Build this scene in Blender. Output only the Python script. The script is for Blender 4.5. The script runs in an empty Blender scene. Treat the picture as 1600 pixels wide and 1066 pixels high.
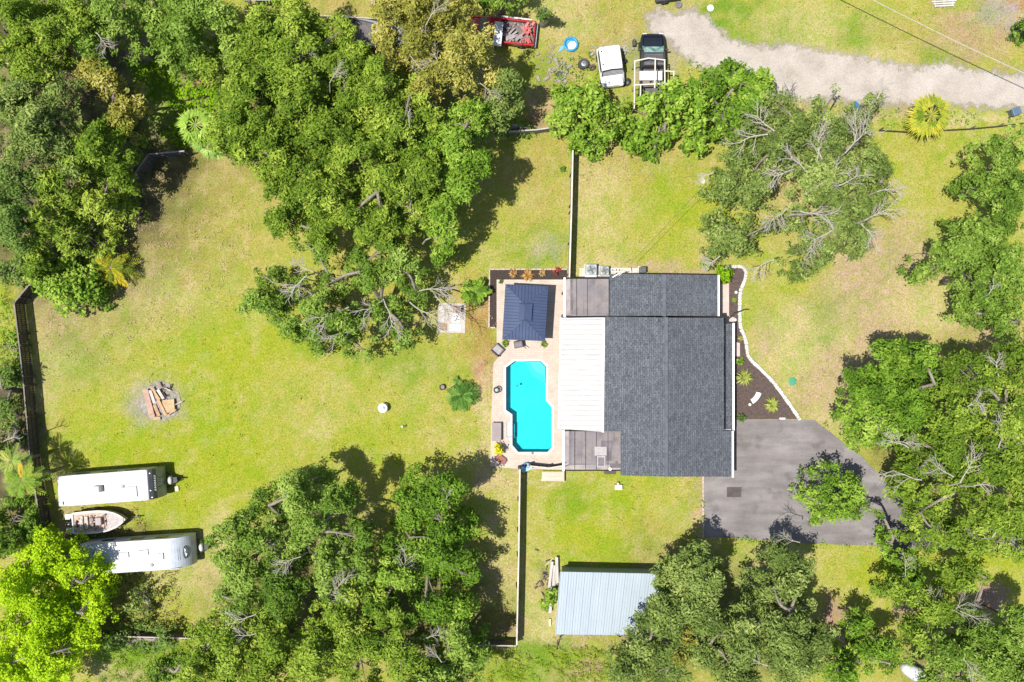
import bpy, bmesh, math, random
import numpy as np
from mathutils import Vector, Matrix
random.seed(7); rng = np.random.default_rng(7)
R = math.radians
S = bpy.context.scene
col = S.collection
# ------------------------------------------------------------------ camera, sky, sun
CH = 85.0                                   # flying height of the camera in metres
G = 0.05                                    # metres of ground per photo pixel
cam = bpy.data.cameras.new('camera'); camo = bpy.data.objects.new('camera', cam); col.objects.link(camo)
camo.location = (0, 0, CH); camo.rotation_euler = (0, 0, 0)
cam.sensor_width = 36; cam.lens = 36 * CH / (1600 * G); cam.clip_end = 3000; cam.clip_start = 1
S.camera = camo
W = bpy.data.worlds.new('World'); S.world = W; W.use_nodes = True
wn = W.node_tree; bg = wn.nodes['Background']
sky = wn.nodes.new('ShaderNodeTexSky'); sky.sky_type = 'NISHITA'; sky.sun_disc = False
SD = Vector((-0.295, -0.098, 1)).normalized()      # towards the sun
sky.sun_elevation = math.asin(SD.z); sky.sun_rotation = math.atan2(SD.x, SD.y)
wn.links.new(sky.outputs[0], bg.inputs[0]); bg.inputs[1].default_value = 0.105
sun = bpy.data.lights.new('sun', 'SUN'); suno = bpy.data.objects.new('sun', sun); col.objects.link(suno)
sun.energy = 5.0; sun.angle = R(0.5); sun.color = (1.0, 0.955, 0.88)
suno.rotation_euler = (-SD).to_track_quat('-Z', 'Y').to_euler(); suno.location = (0, 0, 60)
S.view_settings.view_transform = 'Standard'; S.view_settings.look = 'None'
S.view_settings.exposure = 0.52; S.view_settings.gamma = 1
S.render.engine = 'CYCLES'
S.cycles.max_bounces = 6; S.cycles.transparent_max_bounces = 12

def P(px, py, z=0.0):                       # a point at height z that the photo shows at pixel (px, py)
    k = G * (CH - z) / CH
    return Vector(((px - 800) * k, (533 - py) * k, z))

# ------------------------------------------------------------------ materials
def srgb(r, g, b):
    return tuple(((c / 255) / 12.92 if c / 255 <= .04045 else ((c / 255 + .055) / 1.055) ** 2.4) for c in (r, g, b))
def nmat(name):
    m = bpy.data.materials.new(name); m.use_nodes = True
    nt = m.node_tree; b = nt.nodes['Principled BSDF']
    return m, nt, b
def coords(nt, scale=(1, 1, 1), rot=(0, 0, 0)):
    t = nt.nodes.new('ShaderNodeTexCoord'); mp = nt.nodes.new('ShaderNodeMapping')
    mp.inputs['Scale'].default_value = scale; mp.inputs['Rotation'].default_value = rot
    nt.links.new(t.outputs['Object'], mp.inputs[0]); return mp.outputs[0]
def noise(nt, vec, scale, detail=3, rough=.6):
    n = nt.nodes.new('ShaderNodeTexNoise'); n.inputs['Scale'].default_value = scale
    n.inputs['Detail'].default_value = detail; n.inputs['Roughness'].default_value = rough
    nt.links.new(vec, n.inputs[0]); return n.outputs[0]
def ramp(nt, fac, stops):
    r = nt.nodes.new('ShaderNodeValToRGB'); e = r.color_ramp.elements
    while len(e) < len(stops): e.new(.5)
    for i, (p, c) in enumerate(stops):
        e[i].position = p; e[i].color = (c, c, c, 1) if isinstance(c, (int, float)) else (*c[:3], 1)
    nt.links.new(fac, r.inputs[0]); return r.outputs[0]
def mixc(nt, fac, a, b, mode='MIX'):
    m = nt.nodes.new('ShaderNodeMix'); m.data_type = 'RGBA'; m.blend_type = mode; m.clamp_factor = True
    for s, v in ((0, fac), (6, a), (7, b)):
        if hasattr(v, 'is_output'): nt.links.new(v, m.inputs[s])
        elif s == 0: m.inputs[0].default_value = v
        else: m.inputs[s].default_value = (*v[:3], 1)
    return m.outputs[2]
def bump(nt, h, b, s=.4, d=.05):
    n = nt.nodes.new('ShaderNodeBump'); n.inputs['Strength'].default_value = s; n.inputs['Distance'].default_value = d
    nt.links.new(h, n.inputs['Height']); nt.links.new(n.outputs[0], b.inputs['Normal'])
_mc = {}
def M(c, rough=.6, metal=0., var=.25, scale=2.5, bmp=.25, name='paint', c2=None, stretch=(1, 1, 1)):
    key = (tuple(c), rough, metal, var, scale, name, c2, stretch)
    if key in _mc: return _mc[key]
    m, nt, b = nmat(name); v = coords(nt, stretch)
    n1 = noise(nt, v, scale, 5, .65); n2 = noise(nt, v, scale * 9, 3, .6)
    lo = tuple(x * (1 - var) for x in c); hi = tuple(min(1, x * (1 + var * .7)) for x in c)
    if c2: lo = c2; hi = c
    cc = ramp(nt, n1, [(.3, lo), (.7, hi)])
    cc = mixc(nt, var * .8, cc, ramp(nt, n2, [(.3, .35), (.7, 1.0)]), 'MULTIPLY')
    nt.links.new(cc, b.inputs['Base Color']); b.inputs['Roughness'].default_value = rough; b.inputs['Metallic'].default_value = metal
    if bmp: bump(nt, n2, b, bmp, .02)
    _mc[key] = m; return m
def leafmat(ca, cb, cc_, rough=.8, trans=.22, name='foliage'):
    m, nt, b = nmat(name); b.inputs['Specular IOR Level'].default_value = .12
    a = nt.nodes.new('ShaderNodeAttribute'); a.attribute_name = 'tint'
    c = ramp(nt, a.outputs['Fac'], [(0, ca), (.5, cb), (1, cc_)])
    nt.links.new(c, b.inputs['Base Color']); b.inputs['Roughness'].default_value = rough
    t = nt.nodes.new('ShaderNodeBsdfTranslucent')
    nt.links.new(mixc(nt, 1, c, (1.0, 1.0, .45), 'MULTIPLY'), t.inputs[0])
    mx = nt.nodes.new('ShaderNodeMixShader'); mx.inputs[0].default_value = trans
    nt.links.new(b.outputs[0], mx.inputs[1]); nt.links.new(t.outputs[0], mx.inputs[2])
    nt.links.new(mx.outputs[0], nt.nodes['Material Output'].inputs[0]); return m

# ------------------------------------------------------------------ mesh helpers
class MB:
    def __init__(s): s.v = []; s.f = []
    def add(s, vs, fs):
        o = len(s.v); s.v += [tuple(v) for v in vs]; s.f += [tuple(i + o for i in f) for f in fs]; return s
    def box(s, c, d, rz=0, ry=0, rx=0):
        m = Matrix.Rotation(rz, 3, 'Z') @ Matrix.Rotation(ry, 3, 'Y') @ Matrix.Rotation(rx, 3, 'X'); c = Vector(c)
        vs = [c + m @ Vector((x * d[0] / 2, y * d[1] / 2, z * d[2] / 2)) for z in (-1, 1) for x, y in ((-1, -1), (1, -1), (1, 1), (-1, 1))]
        return s.add(vs, [(3, 2, 1, 0), (4, 5, 6, 7), (0, 1, 5, 4), (1, 2, 6, 5), (2, 3, 7, 6), (3, 0, 4, 7)])
    def prism(s, poly, z0, z1):
        n = len(poly)
        return s.add([(p[0], p[1], z0) for p in poly] + [(p[0], p[1], z1) for p in poly],
                     [tuple(range(n))[::-1], tuple(range(n, 2 * n))] + [(i, (i + 1) % n, n + (i + 1) % n, n + i) for i in range(n)])
    def slab(s, q, t):                      # a tilted plate: top corners q, thickness t straight down
        n = len(q)
        return s.add([(p[0], p[1], p[2] - t) for p in q] + [tuple(p) for p in q],
                     [tuple(range(n))[::-1], tuple(range(n, 2 * n))] + [(i, (i + 1) % n, n + (i + 1) % n, n + i) for i in range(n)])
    def tube(s, pts, rad, n=6, cap=True):
        pts = [Vector(p) for p in pts]; o = len(s.v); m = len(pts)
        if not hasattr(rad, '__len__'): rad = [rad] * m
        for i, p in enumerate(pts):
            d = (pts[min(i + 1, m - 1)] - pts[max(i - 1, 0)])
            d = d.normalized() if d.length > 1e-9 else Vector((0, 0, 1))
            u = d.cross(Vector((0, 0, 1)) if abs(d.z) < .9 else Vector((1, 0, 0))).normalized(); w = d.cross(u)
            for k in range(n):
                a = 2 * math.pi * k / n; s.v.append(tuple(p + (u * math.cos(a) + w * math.sin(a)) * rad[i]))
        for i in range(m - 1):
            for k in range(n): s.f.append((o + i * n + k, o + i * n + (k + 1) % n, o + (i + 1) * n + (k + 1) % n, o + (i + 1) * n + k))
        if cap: s.f += [tuple(o + k for k in range(n))[::-1], tuple(o + (m - 1) * n + k for k in range(n))]
        return s
    def lathe(s, prof, c=(0, 0, 0), n=20):
        o = len(s.v)
        for r, z in prof:
            for k in range(n):
                a = 2 * math.pi * k / n; s.v.append((c[0] + r * math.cos(a), c[1] + r * math.sin(a), c[2] + z))
        for i in range(len(prof) - 1):
            for k in range(n): s.f.append((o + i * n + k, o + i * n + (k + 1) % n, o + (i + 1) * n + (k + 1) % n, o + (i + 1) * n + k))
        s.f += [tuple(o + k for k in range(n))[::-1], tuple(o + (len(prof) - 1) * n + k for k in range(n))]; return s
    def torus(s, c, R0, r, axis='Z', n=20, k=8):
        o = len(s.v)
        for i in range(n):
            a = 2 * math.pi * i / n
            for j in range(k):
                b = 2 * math.pi * j / k; x, y, z = (R0 + r * math.cos(b)) * math.cos(a), (R0 + r * math.cos(b)) * math.sin(a), r * math.sin(b)
                if axis == 'Y': x, y, z = x, z, y
                if axis == 'X': x, y, z = z, x, y
                s.v.append((c[0] + x, c[1] + y, c[2] + z))
        for i in range(n):
            for j in range(k): s.f.append((o + i * k + j, o + ((i + 1) % n) * k + j, o + ((i + 1) % n) * k + (j + 1) % k, o + i * k + (j + 1) % k))
        return s
    def loft(s, rings):
        o = len(s.v); n = len(rings[0])
        for r in rings: s.v += [tuple(p) for p in r]
        for i in range(len(rings) - 1):
            for k in range(n): s.f.append((o + i * n + k, o + i * n + (k + 1) % n, o + (i + 1) * n + (k + 1) % n, o + (i + 1) * n + k))
        s.f += [tuple(o + k for k in range(n))[::-1], tuple(o + (len(rings) - 1) * n + k for k in range(n))]; return s
    def build(s, name, mat, parent=None, smooth=False, bevel=0, loc=None):
        me = bpy.data.meshes.new(name); me.from_pydata(s.v, [], s.f); me.update()
        b = bmesh.new(); b.from_mesh(me); bmesh.ops.recalc_face_normals(b, faces=b.faces); b.to_mesh(me); b.free()
        me.materials.append(mat)
        o = bpy.data.objects.new(name, me); col.objects.link(o)
        if parent: o.parent = parent
        if loc is not None: o.location = loc
        if smooth: me.polygons.foreach_set('use_smooth', [True] * len(me.polygons))
        if bevel:
            m = o.modifiers.new('b', 'BEVEL'); m.width = bevel; m.segments = 2; m.limit_method = 'ANGLE'; m.angle_limit = R(40)
        return o
def tag(o, label, cat, group=None):
    o['label'] = label; o['category'] = cat
    if group: o['group'] = group
    return o
def struct(o, kind='structure'): o['kind'] = kind; return o
def empty(name, loc, rz=0, label=None, cat=None, group=None):
    o = bpy.data.objects.new(name, None); col.objects.link(o); o.location = loc; o.rotation_euler = (0, 0, rz); o.empty_display_size = .3
    if label: tag(o, label, cat, group)
    return o
def dup(root, loc, rz, label=None):
    r = root.copy(); col.objects.link(r); r.location = loc; r.rotation_euler = (0, 0, rz)
    if label: r['label'] = label
    for ch in list(root.children):
        c = ch.copy(); col.objects.link(c); c.parent = r
        for g in list(ch.children):
            d = g.copy(); col.objects.link(d); d.parent = c
    return r
def inpoly(x, y, poly):
    c = np.zeros(np.shape(x), bool); n = len(poly); j = n - 1
    for i in range(n):
        xi, yi = poly[i][0], poly[i][1]; xj, yj = poly[j][0], poly[j][1]
        if yi != yj: c ^= ((yi > y) != (yj > y)) & (x < (xj - xi) * (y - yi) / (yj - yi) + xi)
        j = i
    return c
def smoothpath(pts, k=6):
    pts = [Vector(p) for p in pts]; out = []
    for i in range(len(pts) - 1):
        a, b, c, d = pts[max(i - 1, 0)], pts[i], pts[i + 1], pts[min(i + 2, len(pts) - 1)]
        for j in range(k):
            t = j / k
            out.append(.5 * ((2 * b) + (c - a) * t + (2 * a - 5 * b + 4 * c - d) * t * t + (3 * b - a - 3 * c + d) * t ** 3))
    return out + [pts[-1]]

# ------------------------------------------------------------------ outlines in photo pixels
DECK = [(776, 437), (883, 437), (883, 734), (800, 732), (766, 728), (768, 645), (771, 568), (786, 549), (776, 541)]
POOL = [(803.8, 564), (845, 564), (853.5, 573), (853.5, 626), (862.5, 636), (862.5, 699), (856, 707), (809.5, 707), (800, 696), (800, 648), (790, 641), (790, 574)]
ROAD = [(1010, 22), (1030, 14), (1052, 22), (1085, 14), (1110, 30), (1140, 60), (1180, 70), (1235, 68), (1290, 80), (1345, 88), (1400, 99), (1440, 104), (1480, 96),
        (1520, 108), (1560, 113), (1610, 114), (1750, 125), (1750, 182), (1610, 174), (1560, 170), (1480, 166), (1420, 166), (1370, 164), (1310, 158), (1250, 158),
        (1200, 152), (1130, 118), (1090, 104), (1060, 86), (1040, 60), (1012, 50)]
DRIVE = [(1100, 745), (1100, 838), (1200, 845), (1290, 850), (1400, 855), (1600, 862), (1760, 868), (1760, 815), (1600, 818), (1460, 812), (1400, 770), (1345, 712), (1272, 657), (1146, 655), (1146, 745)]
BED_R = [(1126, 418), (1150, 417), (1161, 419), (1165, 427), (1162, 440), (1156, 456), (1155, 490), (1157, 512), (1164, 529), (1166.5, 547), (1171, 560), (1203, 592), (1227, 623), (1249, 655), (1130, 655), (1130, 418)]
def W2(poly, z=0): return [tuple(P(x, y)[:2]) + (z,) for x, y in poly]

# ------------------------------------------------------------------ ground
g_lush = (.262, .290, .022); g_mid = (.31, .295, .058); g_dry = (.40, .34, .145); g_gold = (.31, .26, .07)
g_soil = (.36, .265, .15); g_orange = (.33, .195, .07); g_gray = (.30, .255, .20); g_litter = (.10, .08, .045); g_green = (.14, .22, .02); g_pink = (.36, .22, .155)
PATCH = [  # px, py, rx, ry, colour, strength
 (300, 330, 130, 130, g_gold, .55), (320, 260, 70, 30, g_gold, .4), (100, 500, 55, 75, g_soil, .6), (75, 600, 30, 60, g_dry, .8), (240, 470, 70, 50, g_dry, .5), (170, 540, 60, 40, g_mid, .5),
 (330, 540, 110, 60, g_mid, .6), (420, 570, 170, 70, g_lush, .8), (190, 640, 110, 60, g_mid, .7), (300, 690, 170, 80, g_lush, .95), (130, 570, 60, 40, g_green, .25),
 (430, 500, 60, 30, g_lush, .6), (480, 610, 70, 50, g_mid, .7), (640, 570, 80, 35, g_green, .5), (540, 650, 120, 60, g_mid, .6), (620, 690, 100, 30, g_lush, .7),
 (500, 660, 20, 30, g_dry, .5), (700, 690, 60, 50, g_mid, .8), (330, 800, 60, 60, g_lush, .9), (300, 900, 60, 55, g_dry, .7), (270, 950, 60, 30, g_lush, .5), (120, 860, 60, 30, g_litter, .6), (105, 815, 30, 20, g_soil, .8), (180, 835, 60, 12, g_litter, .5),
 (748, 505, 26, 65, g_orange, .95), (758, 560, 18, 60, g_orange, .85), (740, 470, 22, 30, g_orange, .5), (757, 600, 14, 30, g_pink, .6), (758, 660, 14, 60, g_dry, .8), (700, 520, 40, 50, g_mid, .5), (780, 745, 30, 20, g_soil, .7), (792, 830, 22, 130, g_dry, .75), (790, 985, 28, 14, g_soil, .9),
 (850, 270, 55, 70, g_gold, .75), (835, 385, 60, 30, g_green, .5), (868, 395, 18, 26, g_gray, .7), (880, 300, 8, 60, g_mid, .6), (760, 365, 50, 30, g_mid, .5),
 (930, 60, 90, 75, g_gold, .9), (880, 35, 60, 40, g_dry, .5), (985, 85, 45, 18, g_green, .4), (860, 115, 40, 25, g_green, .5), (880, 108, 26, 12, g_soil, .8), (845, 165, 22, 24, g_pink, .8), (1010, 100, 30, 35, g_gray, .9), (1060, 60, 30, 40, g_gray, .6),
 (1000, 265, 110, 45, g_gold, .8), (930, 330, 30, 90, g_dry, .65), (1060, 320, 60, 55, g_lush, .7), (985, 335, 50, 40, g_mid, .6), (1000, 400, 120, 16, g_mid, .4), (1050, 417, 80, 10, g_soil, .95), (930, 417, 50, 9, g_dry, .8),
 (1450, 260, 100, 60, g_lush, .55), (1440, 240, 50, 20, g_mid, .7), (1490, 300, 60, 40, g_mid, .8), (1345, 470, 90, 90, g_soil, 1), (1290, 560, 50, 60, g_dry, .9), (1400, 395, 55, 40, g_soil, .6), (1300, 600, 60, 60, g_soil, .9), (1270, 500, 50, 45, g_green, .45),
 (1215, 450, 50, 40, g_mid, .8), (1230, 540, 45, 50, g_dry, .75), (1190, 520, 25, 40, g_soil, .5), (1250, 430, 40, 25, g_lush, .5), (1540, 520, 60, 25, g_pink, .5), (1450, 480, 60, 40, g_dry, .7), (1310, 660, 50, 30, g_dry, .5),
 (930, 810, 110, 70, g_lush, .9), (1060, 800, 40, 50, g_mid, .9), (1010, 815, 25, 25, g_gold, .5), (890, 770, 40, 30, g_green, .4), (840, 800, 20, 60, g_mid, .6), (845, 915, 26, 40, g_dry, .6), (850, 900, 14, 22, g_litter, .6), (960, 998, 110, 9, g_soil, .95), (850, 975, 30, 30, g_dry, .8),
 (1330, 895, 60, 35, g_mid, .8), (1360, 890, 40, 40, g_lush, .7), (1540, 890, 80, 40, g_lush, .8), (1312, 962, 26, 14, g_pink, .9), (1425, 960, 26, 16, g_pink, .9), (1545, 935, 26, 16, g_pink, .8), (1240, 870, 50, 16, g_dry, .7), (1190, 900, 40, 40, g_dry, .5),
 (1250, 60, 80, 40, g_dry, .6), (1180, 45, 60, 30, g_green, .35), (1140, 12, 40, 22, g_green, .8), (1345, 50, 40, 35, g_green, .45), (1400, 75, 50, 20, g_dry, .7), (1440, 50, 80, 30, g_gold, .6), (1480, 85, 40, 25, g_green, .5),
 (1540, 45, 70, 45, g_pink, .55), (1565, 25, 40, 20, g_gray, .8), (1590, 8, 18, 8, g_orange, .8), (1350, 175, 60, 16, g_soil, .9), (1530, 182, 70, 12, g_dry, .9), (1250, 165, 60, 14, g_soil, .7),
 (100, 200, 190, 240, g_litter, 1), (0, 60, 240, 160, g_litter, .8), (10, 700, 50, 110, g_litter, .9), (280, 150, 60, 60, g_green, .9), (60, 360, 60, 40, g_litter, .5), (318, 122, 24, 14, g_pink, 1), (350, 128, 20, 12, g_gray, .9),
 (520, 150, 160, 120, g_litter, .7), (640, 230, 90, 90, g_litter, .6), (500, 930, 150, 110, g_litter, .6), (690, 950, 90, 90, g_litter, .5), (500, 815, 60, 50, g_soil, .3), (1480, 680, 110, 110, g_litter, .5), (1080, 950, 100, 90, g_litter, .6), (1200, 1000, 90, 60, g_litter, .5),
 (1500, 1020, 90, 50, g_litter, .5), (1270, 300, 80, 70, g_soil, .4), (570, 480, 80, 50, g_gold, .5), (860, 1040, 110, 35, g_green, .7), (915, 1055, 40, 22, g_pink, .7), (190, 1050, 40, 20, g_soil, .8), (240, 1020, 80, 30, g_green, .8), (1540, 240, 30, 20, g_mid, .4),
 (540, 10, 60, 40, g_gold, .7), (595, 8, 22, 12, g_orange, .9), (10, 500, 30, 40, g_lush, .8), (250, 626, 40, 38, g_gray, .85), (850, 750, 60, 10, g_dry, .6), (1095, 790, 9, 60, g_soil, .8), (350, 840, 25, 60, g_dry, .5),
]
def axis(lo, hi, st):
    a = list(np.arange(lo, hi + st / 2, st))
    return np.array([-1500, -700, -300, -150, -80, lo - 12] + a + [hi + 12, 80, 150, 300, 700, 1500], float)
xs = axis(-46, 46, .4); ys = axis(-31, 31, .4)
X, Y = np.meshgrid(xs, ys)
PX = X / G + 800; PY = 533 - Y / G
def vnoise(x, y, s, seed):
    r = np.random.default_rng(seed).random((97, 97)); u = x / s; v = y / s
    i = np.floor(u).astype(int); j = np.floor(v).astype(int); fu = u - i; fv = v - j
    fu = fu * fu * (3 - 2 * fu); fv = fv * fv * (3 - 2 * fv)
    g = lambda a, b: r[a % 97, b % 97]
    return (g(i, j) * (1 - fu) + g(i + 1, j) * fu) * (1 - fv) + (g(i, j + 1) * (1 - fu) + g(i + 1, j + 1) * fu) * fv
C = np.ones(X.shape + (3,)) * np.array(g_mid)
n0 = vnoise(PX, PY, 60, 1) * .6 + vnoise(PX, PY, 25, 2) * .4
C = C * (1 - n0[..., None] * .0) + (np.array(g_lush) - np.array(g_mid)) * np.clip((n0 - .45) * 2, 0, 1)[..., None] * .6
for k, (a, b, rx, ry, c, s) in enumerate(PATCH):
    wx = PX + (vnoise(PX, PY, 22, 10 + k) - .5) * 40 + (vnoise(PX, PY, 9, 90 + k) - .5) * 18
    wy = PY + (vnoise(PX, PY, 22, 200 + k) - .5) * 40 + (vnoise(PX, PY, 9, 300 + k) - .5) * 18
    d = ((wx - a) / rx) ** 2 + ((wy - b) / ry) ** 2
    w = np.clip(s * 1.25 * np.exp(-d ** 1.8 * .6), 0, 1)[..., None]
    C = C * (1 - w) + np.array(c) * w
va = vnoise(PX + 500, PY + 500, 17, 61) * .6 + vnoise(PX + 500, PY + 500, 7, 62) * .4; vb = vnoise(PX + 900, PY + 300, 26, 63) * .6 + vnoise(PX + 900, PY + 300, 9, 64) * .4
w = np.clip((va - .52) * 3.2, 0, .55)[..., None]; C = C * (1 - w) + (C * .35 + np.array(g_dry) * .65) * w
w = np.clip((vb - .52) * 3.2, 0, .45)[..., None]; C = C * (1 - w) + C * np.array([.66, .93, .45]) * w
C[(abs(X) > 46.2) | (abs(Y) > 31.2)] = np.array(g_mid) * .5 + np.array(g_lush) * .5
gm, nt, b = nmat('lawn')
a = nt.nodes.new('ShaderNodeAttribute'); a.attribute_name = 'soil'
v = coords(nt)
n1 = noise(nt, v, 2.2, 8, .72); n2 = noise(nt, v, 7.5, 5, .75); n3 = noise(nt, v, .7, 5, .6); n4 = noise(nt, v, 26, 3, .7)
c = a.outputs['Color']
dryer = mixc(nt, 1, c, (1.22, 1.03, 1.7), 'MULTIPLY')
greener = mixc(nt, 1, c, (.76, .97, .5), 'MULTIPLY')
c = mixc(nt, ramp(nt, n3, [(.35, 0), (.68, .75)]), c, greener)
c = mixc(nt, ramp(nt, n1, [(.46, 0), (.66, .8)]), c, dryer)
c = mixc(nt, 1, c, ramp(nt, n2, [(.3, .55), (.5, 1), (.72, 1.28)]), 'MULTIPLY')
c = mixc(nt, .75, c, ramp(nt, n4, [(.3, .42), (.5, 1), (.7, 1.4)]), 'MULTIPLY')
nt.links.new(c, b.inputs['Base Color']); b.inputs['Roughness'].default_value = .95; b.inputs['Specular IOR Level'].default_value = .1
bump(nt, n4, b, .8, .08)
nx, ny = len(xs), len(ys)
idx = np.arange(nx * ny).reshape(ny, nx)
q = np.stack([idx[:-1, :-1], idx[:-1, 1:], idx[1:, 1:], idx[1:, :-1]], -1).reshape(-1, 4)
cx = (X[:-1, :-1] + X[1:, 1:]).ravel() / 2; cy = (Y[:-1, :-1] + Y[1:, 1:]).ravel() / 2
poolw = W2(POOL)
def outset(poly, d):
    c = bmesh.new(); n = len(poly); out = []
    ar = sum(poly[i][0] * poly[(i + 1) % n][1] - poly[(i + 1) % n][0] * poly[i][1] for i in range(n))
    sg = 1 if ar > 0 else -1; c.free()
    for i in range(n):
        a_, b_, c_ = Vector(poly[i - 1][:2]), Vector(poly[i][:2]), Vector(poly[(i + 1) % n][:2])
        d1 = (b_ - a_).normalized(); d2 = (c_ - b_).normalized()
        n1_ = Vector((d1.y, -d1.x)) * sg; n2_ = Vector((d2.y, -d2.x)) * sg; m = (n1_ + n2_).normalized()
        out.append(tuple(b_ + m * d / max(.3, m.dot(n1_))) + (0,))
    return out
near = outset(poolw, .45)
keep = ~inpoly(cx, cy, near)
z = np.where((abs(X) < 46) & (abs(Y) < 31), (vnoise(X, Y, 1.1, 5) - .5) * .03 - .02, -.02)
me = bpy.data.meshes.new('ground')
me.from_pydata(np.stack([X.ravel(), Y.ravel(), z.ravel()], -1).tolist(), [], q[keep].tolist())
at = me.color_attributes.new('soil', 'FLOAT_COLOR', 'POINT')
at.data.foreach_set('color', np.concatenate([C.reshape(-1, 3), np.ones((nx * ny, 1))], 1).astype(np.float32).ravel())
me.materials.append(gm); ground = bpy.data.objects.new('ground', me); col.objects.link(ground); struct(ground)
ZG = 0.0

def jagged(poly, step=.35, amp=.12, seed=1):
    r = random.Random(seed); out = []; n = len(poly)
    for i in range(n):
        a_, b_ = Vector(poly[i][:2]), Vector(poly[(i + 1) % n][:2]); k = max(1, int((b_ - a_).length / step))
        for j in range(k):
            p = a_.lerp(b_, j / k); out.append((p.x + r.uniform(-amp, amp), p.y + r.uniform(-amp, amp), 0))
    return out
def wavy(poly, step, amp, seed):
    out = jagged(poly, step, 0, 1); a = np.array(out)
    ox = (vnoise(a[:, 0] + 200, a[:, 1] + 200, 1.3, seed) - .5) * amp * 3 + (vnoise(a[:, 0] + 200, a[:, 1] + 200, .35, seed + 1) - .5) * amp
    oy = (vnoise(a[:, 0] + 200, a[:, 1] + 200, 1.1, seed + 2) - .5) * amp * 3 + (vnoise(a[:, 0] + 200, a[:, 1] + 200, .3, seed + 3) - .5) * amp
    return [(x + p, y + q_, 0) for (x, y, _), p, q_ in zip(out, ox, oy)]
def sheet(name, poly, z, mat, kind='structure', holes=()):
    bm = bmesh.new(); es = []
    for lp in [poly, *holes]:
        vs = [bm.verts.new((p[0], p[1], z)) for p in lp]
        es += [bm.edges.new((vs[i], vs[(i + 1) % len(vs)])) for i in range(len(vs))]
    bmesh.ops.triangle_fill(bm, use_beauty=True, edges=es)
    bmesh.ops.recalc_face_normals(bm, faces=bm.faces)
    for f in bm.faces:
        if f.normal.z < 0: f.normal_flip()
    me = bpy.data.meshes.new(name); bm.to_mesh(me); bm.free(); me.materials.append(mat)
    o = bpy.data.objects.new(name, me); col.objects.link(o)
    if kind: o['kind'] = kind
    return o
# gravel road
m, nt, b = nmat('gravel'); v = coords(nt)
c = ramp(nt, noise(nt, v, .45, 6, .65), [(.3, (.29, .252, .212)), (.5, (.365, .323, .282)), (.72, (.43, .388, .345))])
c = mixc(nt, .6, c, ramp(nt, noise(nt, v, 9, 4, .7), [(.3, .55), (.6, 1.1)]), 'MULTIPLY')
c = mixc(nt, ramp(nt, noise(nt, v, 1.3, 5, .7), [(.6, 0), (.78, .6)]), c, g_dry)
nt.links.new(c, b.inputs['Base Color']); b.inputs['Roughness'].default_value = .95; bump(nt, noise(nt, v, 20, 2), b, .5, .03)
ea = nt.nodes.new('ShaderNodeAttribute'); ea.attribute_name = 'edge'
ad = nt.nodes.new('ShaderNodeMath'); ad.operation = 'ADD'; nt.links.new(ea.outputs['Fac'], ad.inputs[0]); nt.links.new(noise(nt, v, 1.6, 8, .78), ad.inputs[1])
tr = nt.nodes.new('ShaderNodeBsdfTransparent'); mx = nt.nodes.new('ShaderNodeMixShader'); nt.links.new(ramp(nt, ad.outputs[0], [(.42, 0), (.62, 1)]), mx.inputs[0])
nt.links.new(tr.outputs[0], mx.inputs[1]); nt.links.new(b.outputs[0], mx.inputs[2]); nt.links.new(mx.outputs[0], nt.nodes['Material Output'].inputs[0])
rw = np.array(W2(ROAD))[:, :2]; gx = np.arange(rw[:, 0].min() - 1.5, 47, .25); gy = np.arange(rw[:, 1].min() - 1.5, rw[:, 1].max() + 1.5, .25); GX, GY = np.meshgrid(gx, gy)
dist = np.full(GX.shape, 1e9)
for i in range(len(rw)):
    A_, B_ = rw[i], rw[(i + 1) % len(rw)]; d_ = B_ - A_; t_ = np.clip(((GX - A_[0]) * d_[0] + (GY - A_[1]) * d_[1]) / (d_ @ d_), 0, 1); dist = np.minimum(dist, np.hypot(GX - A_[0] - t_ * d_[0], GY - A_[1] - t_ * d_[1]))
dist = np.where(inpoly(GX, GY, rw.tolist()), dist, -dist)
ix = np.arange(GX.size).reshape(GX.shape); qd = np.stack([ix[:-1, :-1], ix[:-1, 1:], ix[1:, 1:], ix[1:, :-1]], -1).reshape(-1, 4); kp = (dist.ravel()[qd] > -1.2).all(1)
me = bpy.data.meshes.new('road'); me.from_pydata(np.stack([GX.ravel(), GY.ravel(), np.full(GX.size, .012)], -1).tolist(), [], qd[kp].tolist())
at = me.attributes.new('edge', 'FLOAT', 'POINT'); at.data.foreach_set('value', np.clip(dist.ravel() * .32, -.6, .6).astype(np.float32)); me.materials.append(m); o = bpy.data.objects.new('road', me); col.objects.link(o); struct(o)
# asphalt drive
m, nt, b = nmat('asphalt'); v = coords(nt)
c = ramp(nt, noise(nt, v, .35, 6, .6), [(.3, (.15, .134, .132)), (.55, (.195, .177, .174)), (.75, (.24, .222, .215))])
c = mixc(nt, .55, c, ramp(nt, noise(nt, coords(nt, (.35, 1.6, 1)), .9, 5, .6), [(.38, .62), (.6, 1.12)]), 'MULTIPLY')
c = mixc(nt, .5, c, ramp(nt, noise(nt, v, .8, 2, .5), [(.30, .5), (.42, 1.0)]), 'MULTIPLY')
c = mixc(nt, .5, c, ramp(nt, noise(nt, v, 14, 3, .7), [(.3, .6), (.7, 1.15)]), 'MULTIPLY')
nt.links.new(c, b.inputs['Base Color']); b.inputs['Roughness'].default_value = .85; bump(nt, noise(nt, v, 30, 2), b, .4, .01)
sheet('driveway', jagged(W2(DRIVE), .8, .035, 4), .014, m)
o = MB(); 
pth = [P(x, y) for x, y in ((1098.5, 746), (1098.5, 792), (1098.5, 839))]
for i in range(14):
    t = i / 13; p = P(1098.5, 747 + t * 90); o.box((p.x + random.uniform(-.01, .01), p.y, .03), (.13, .33, .06))
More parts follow.
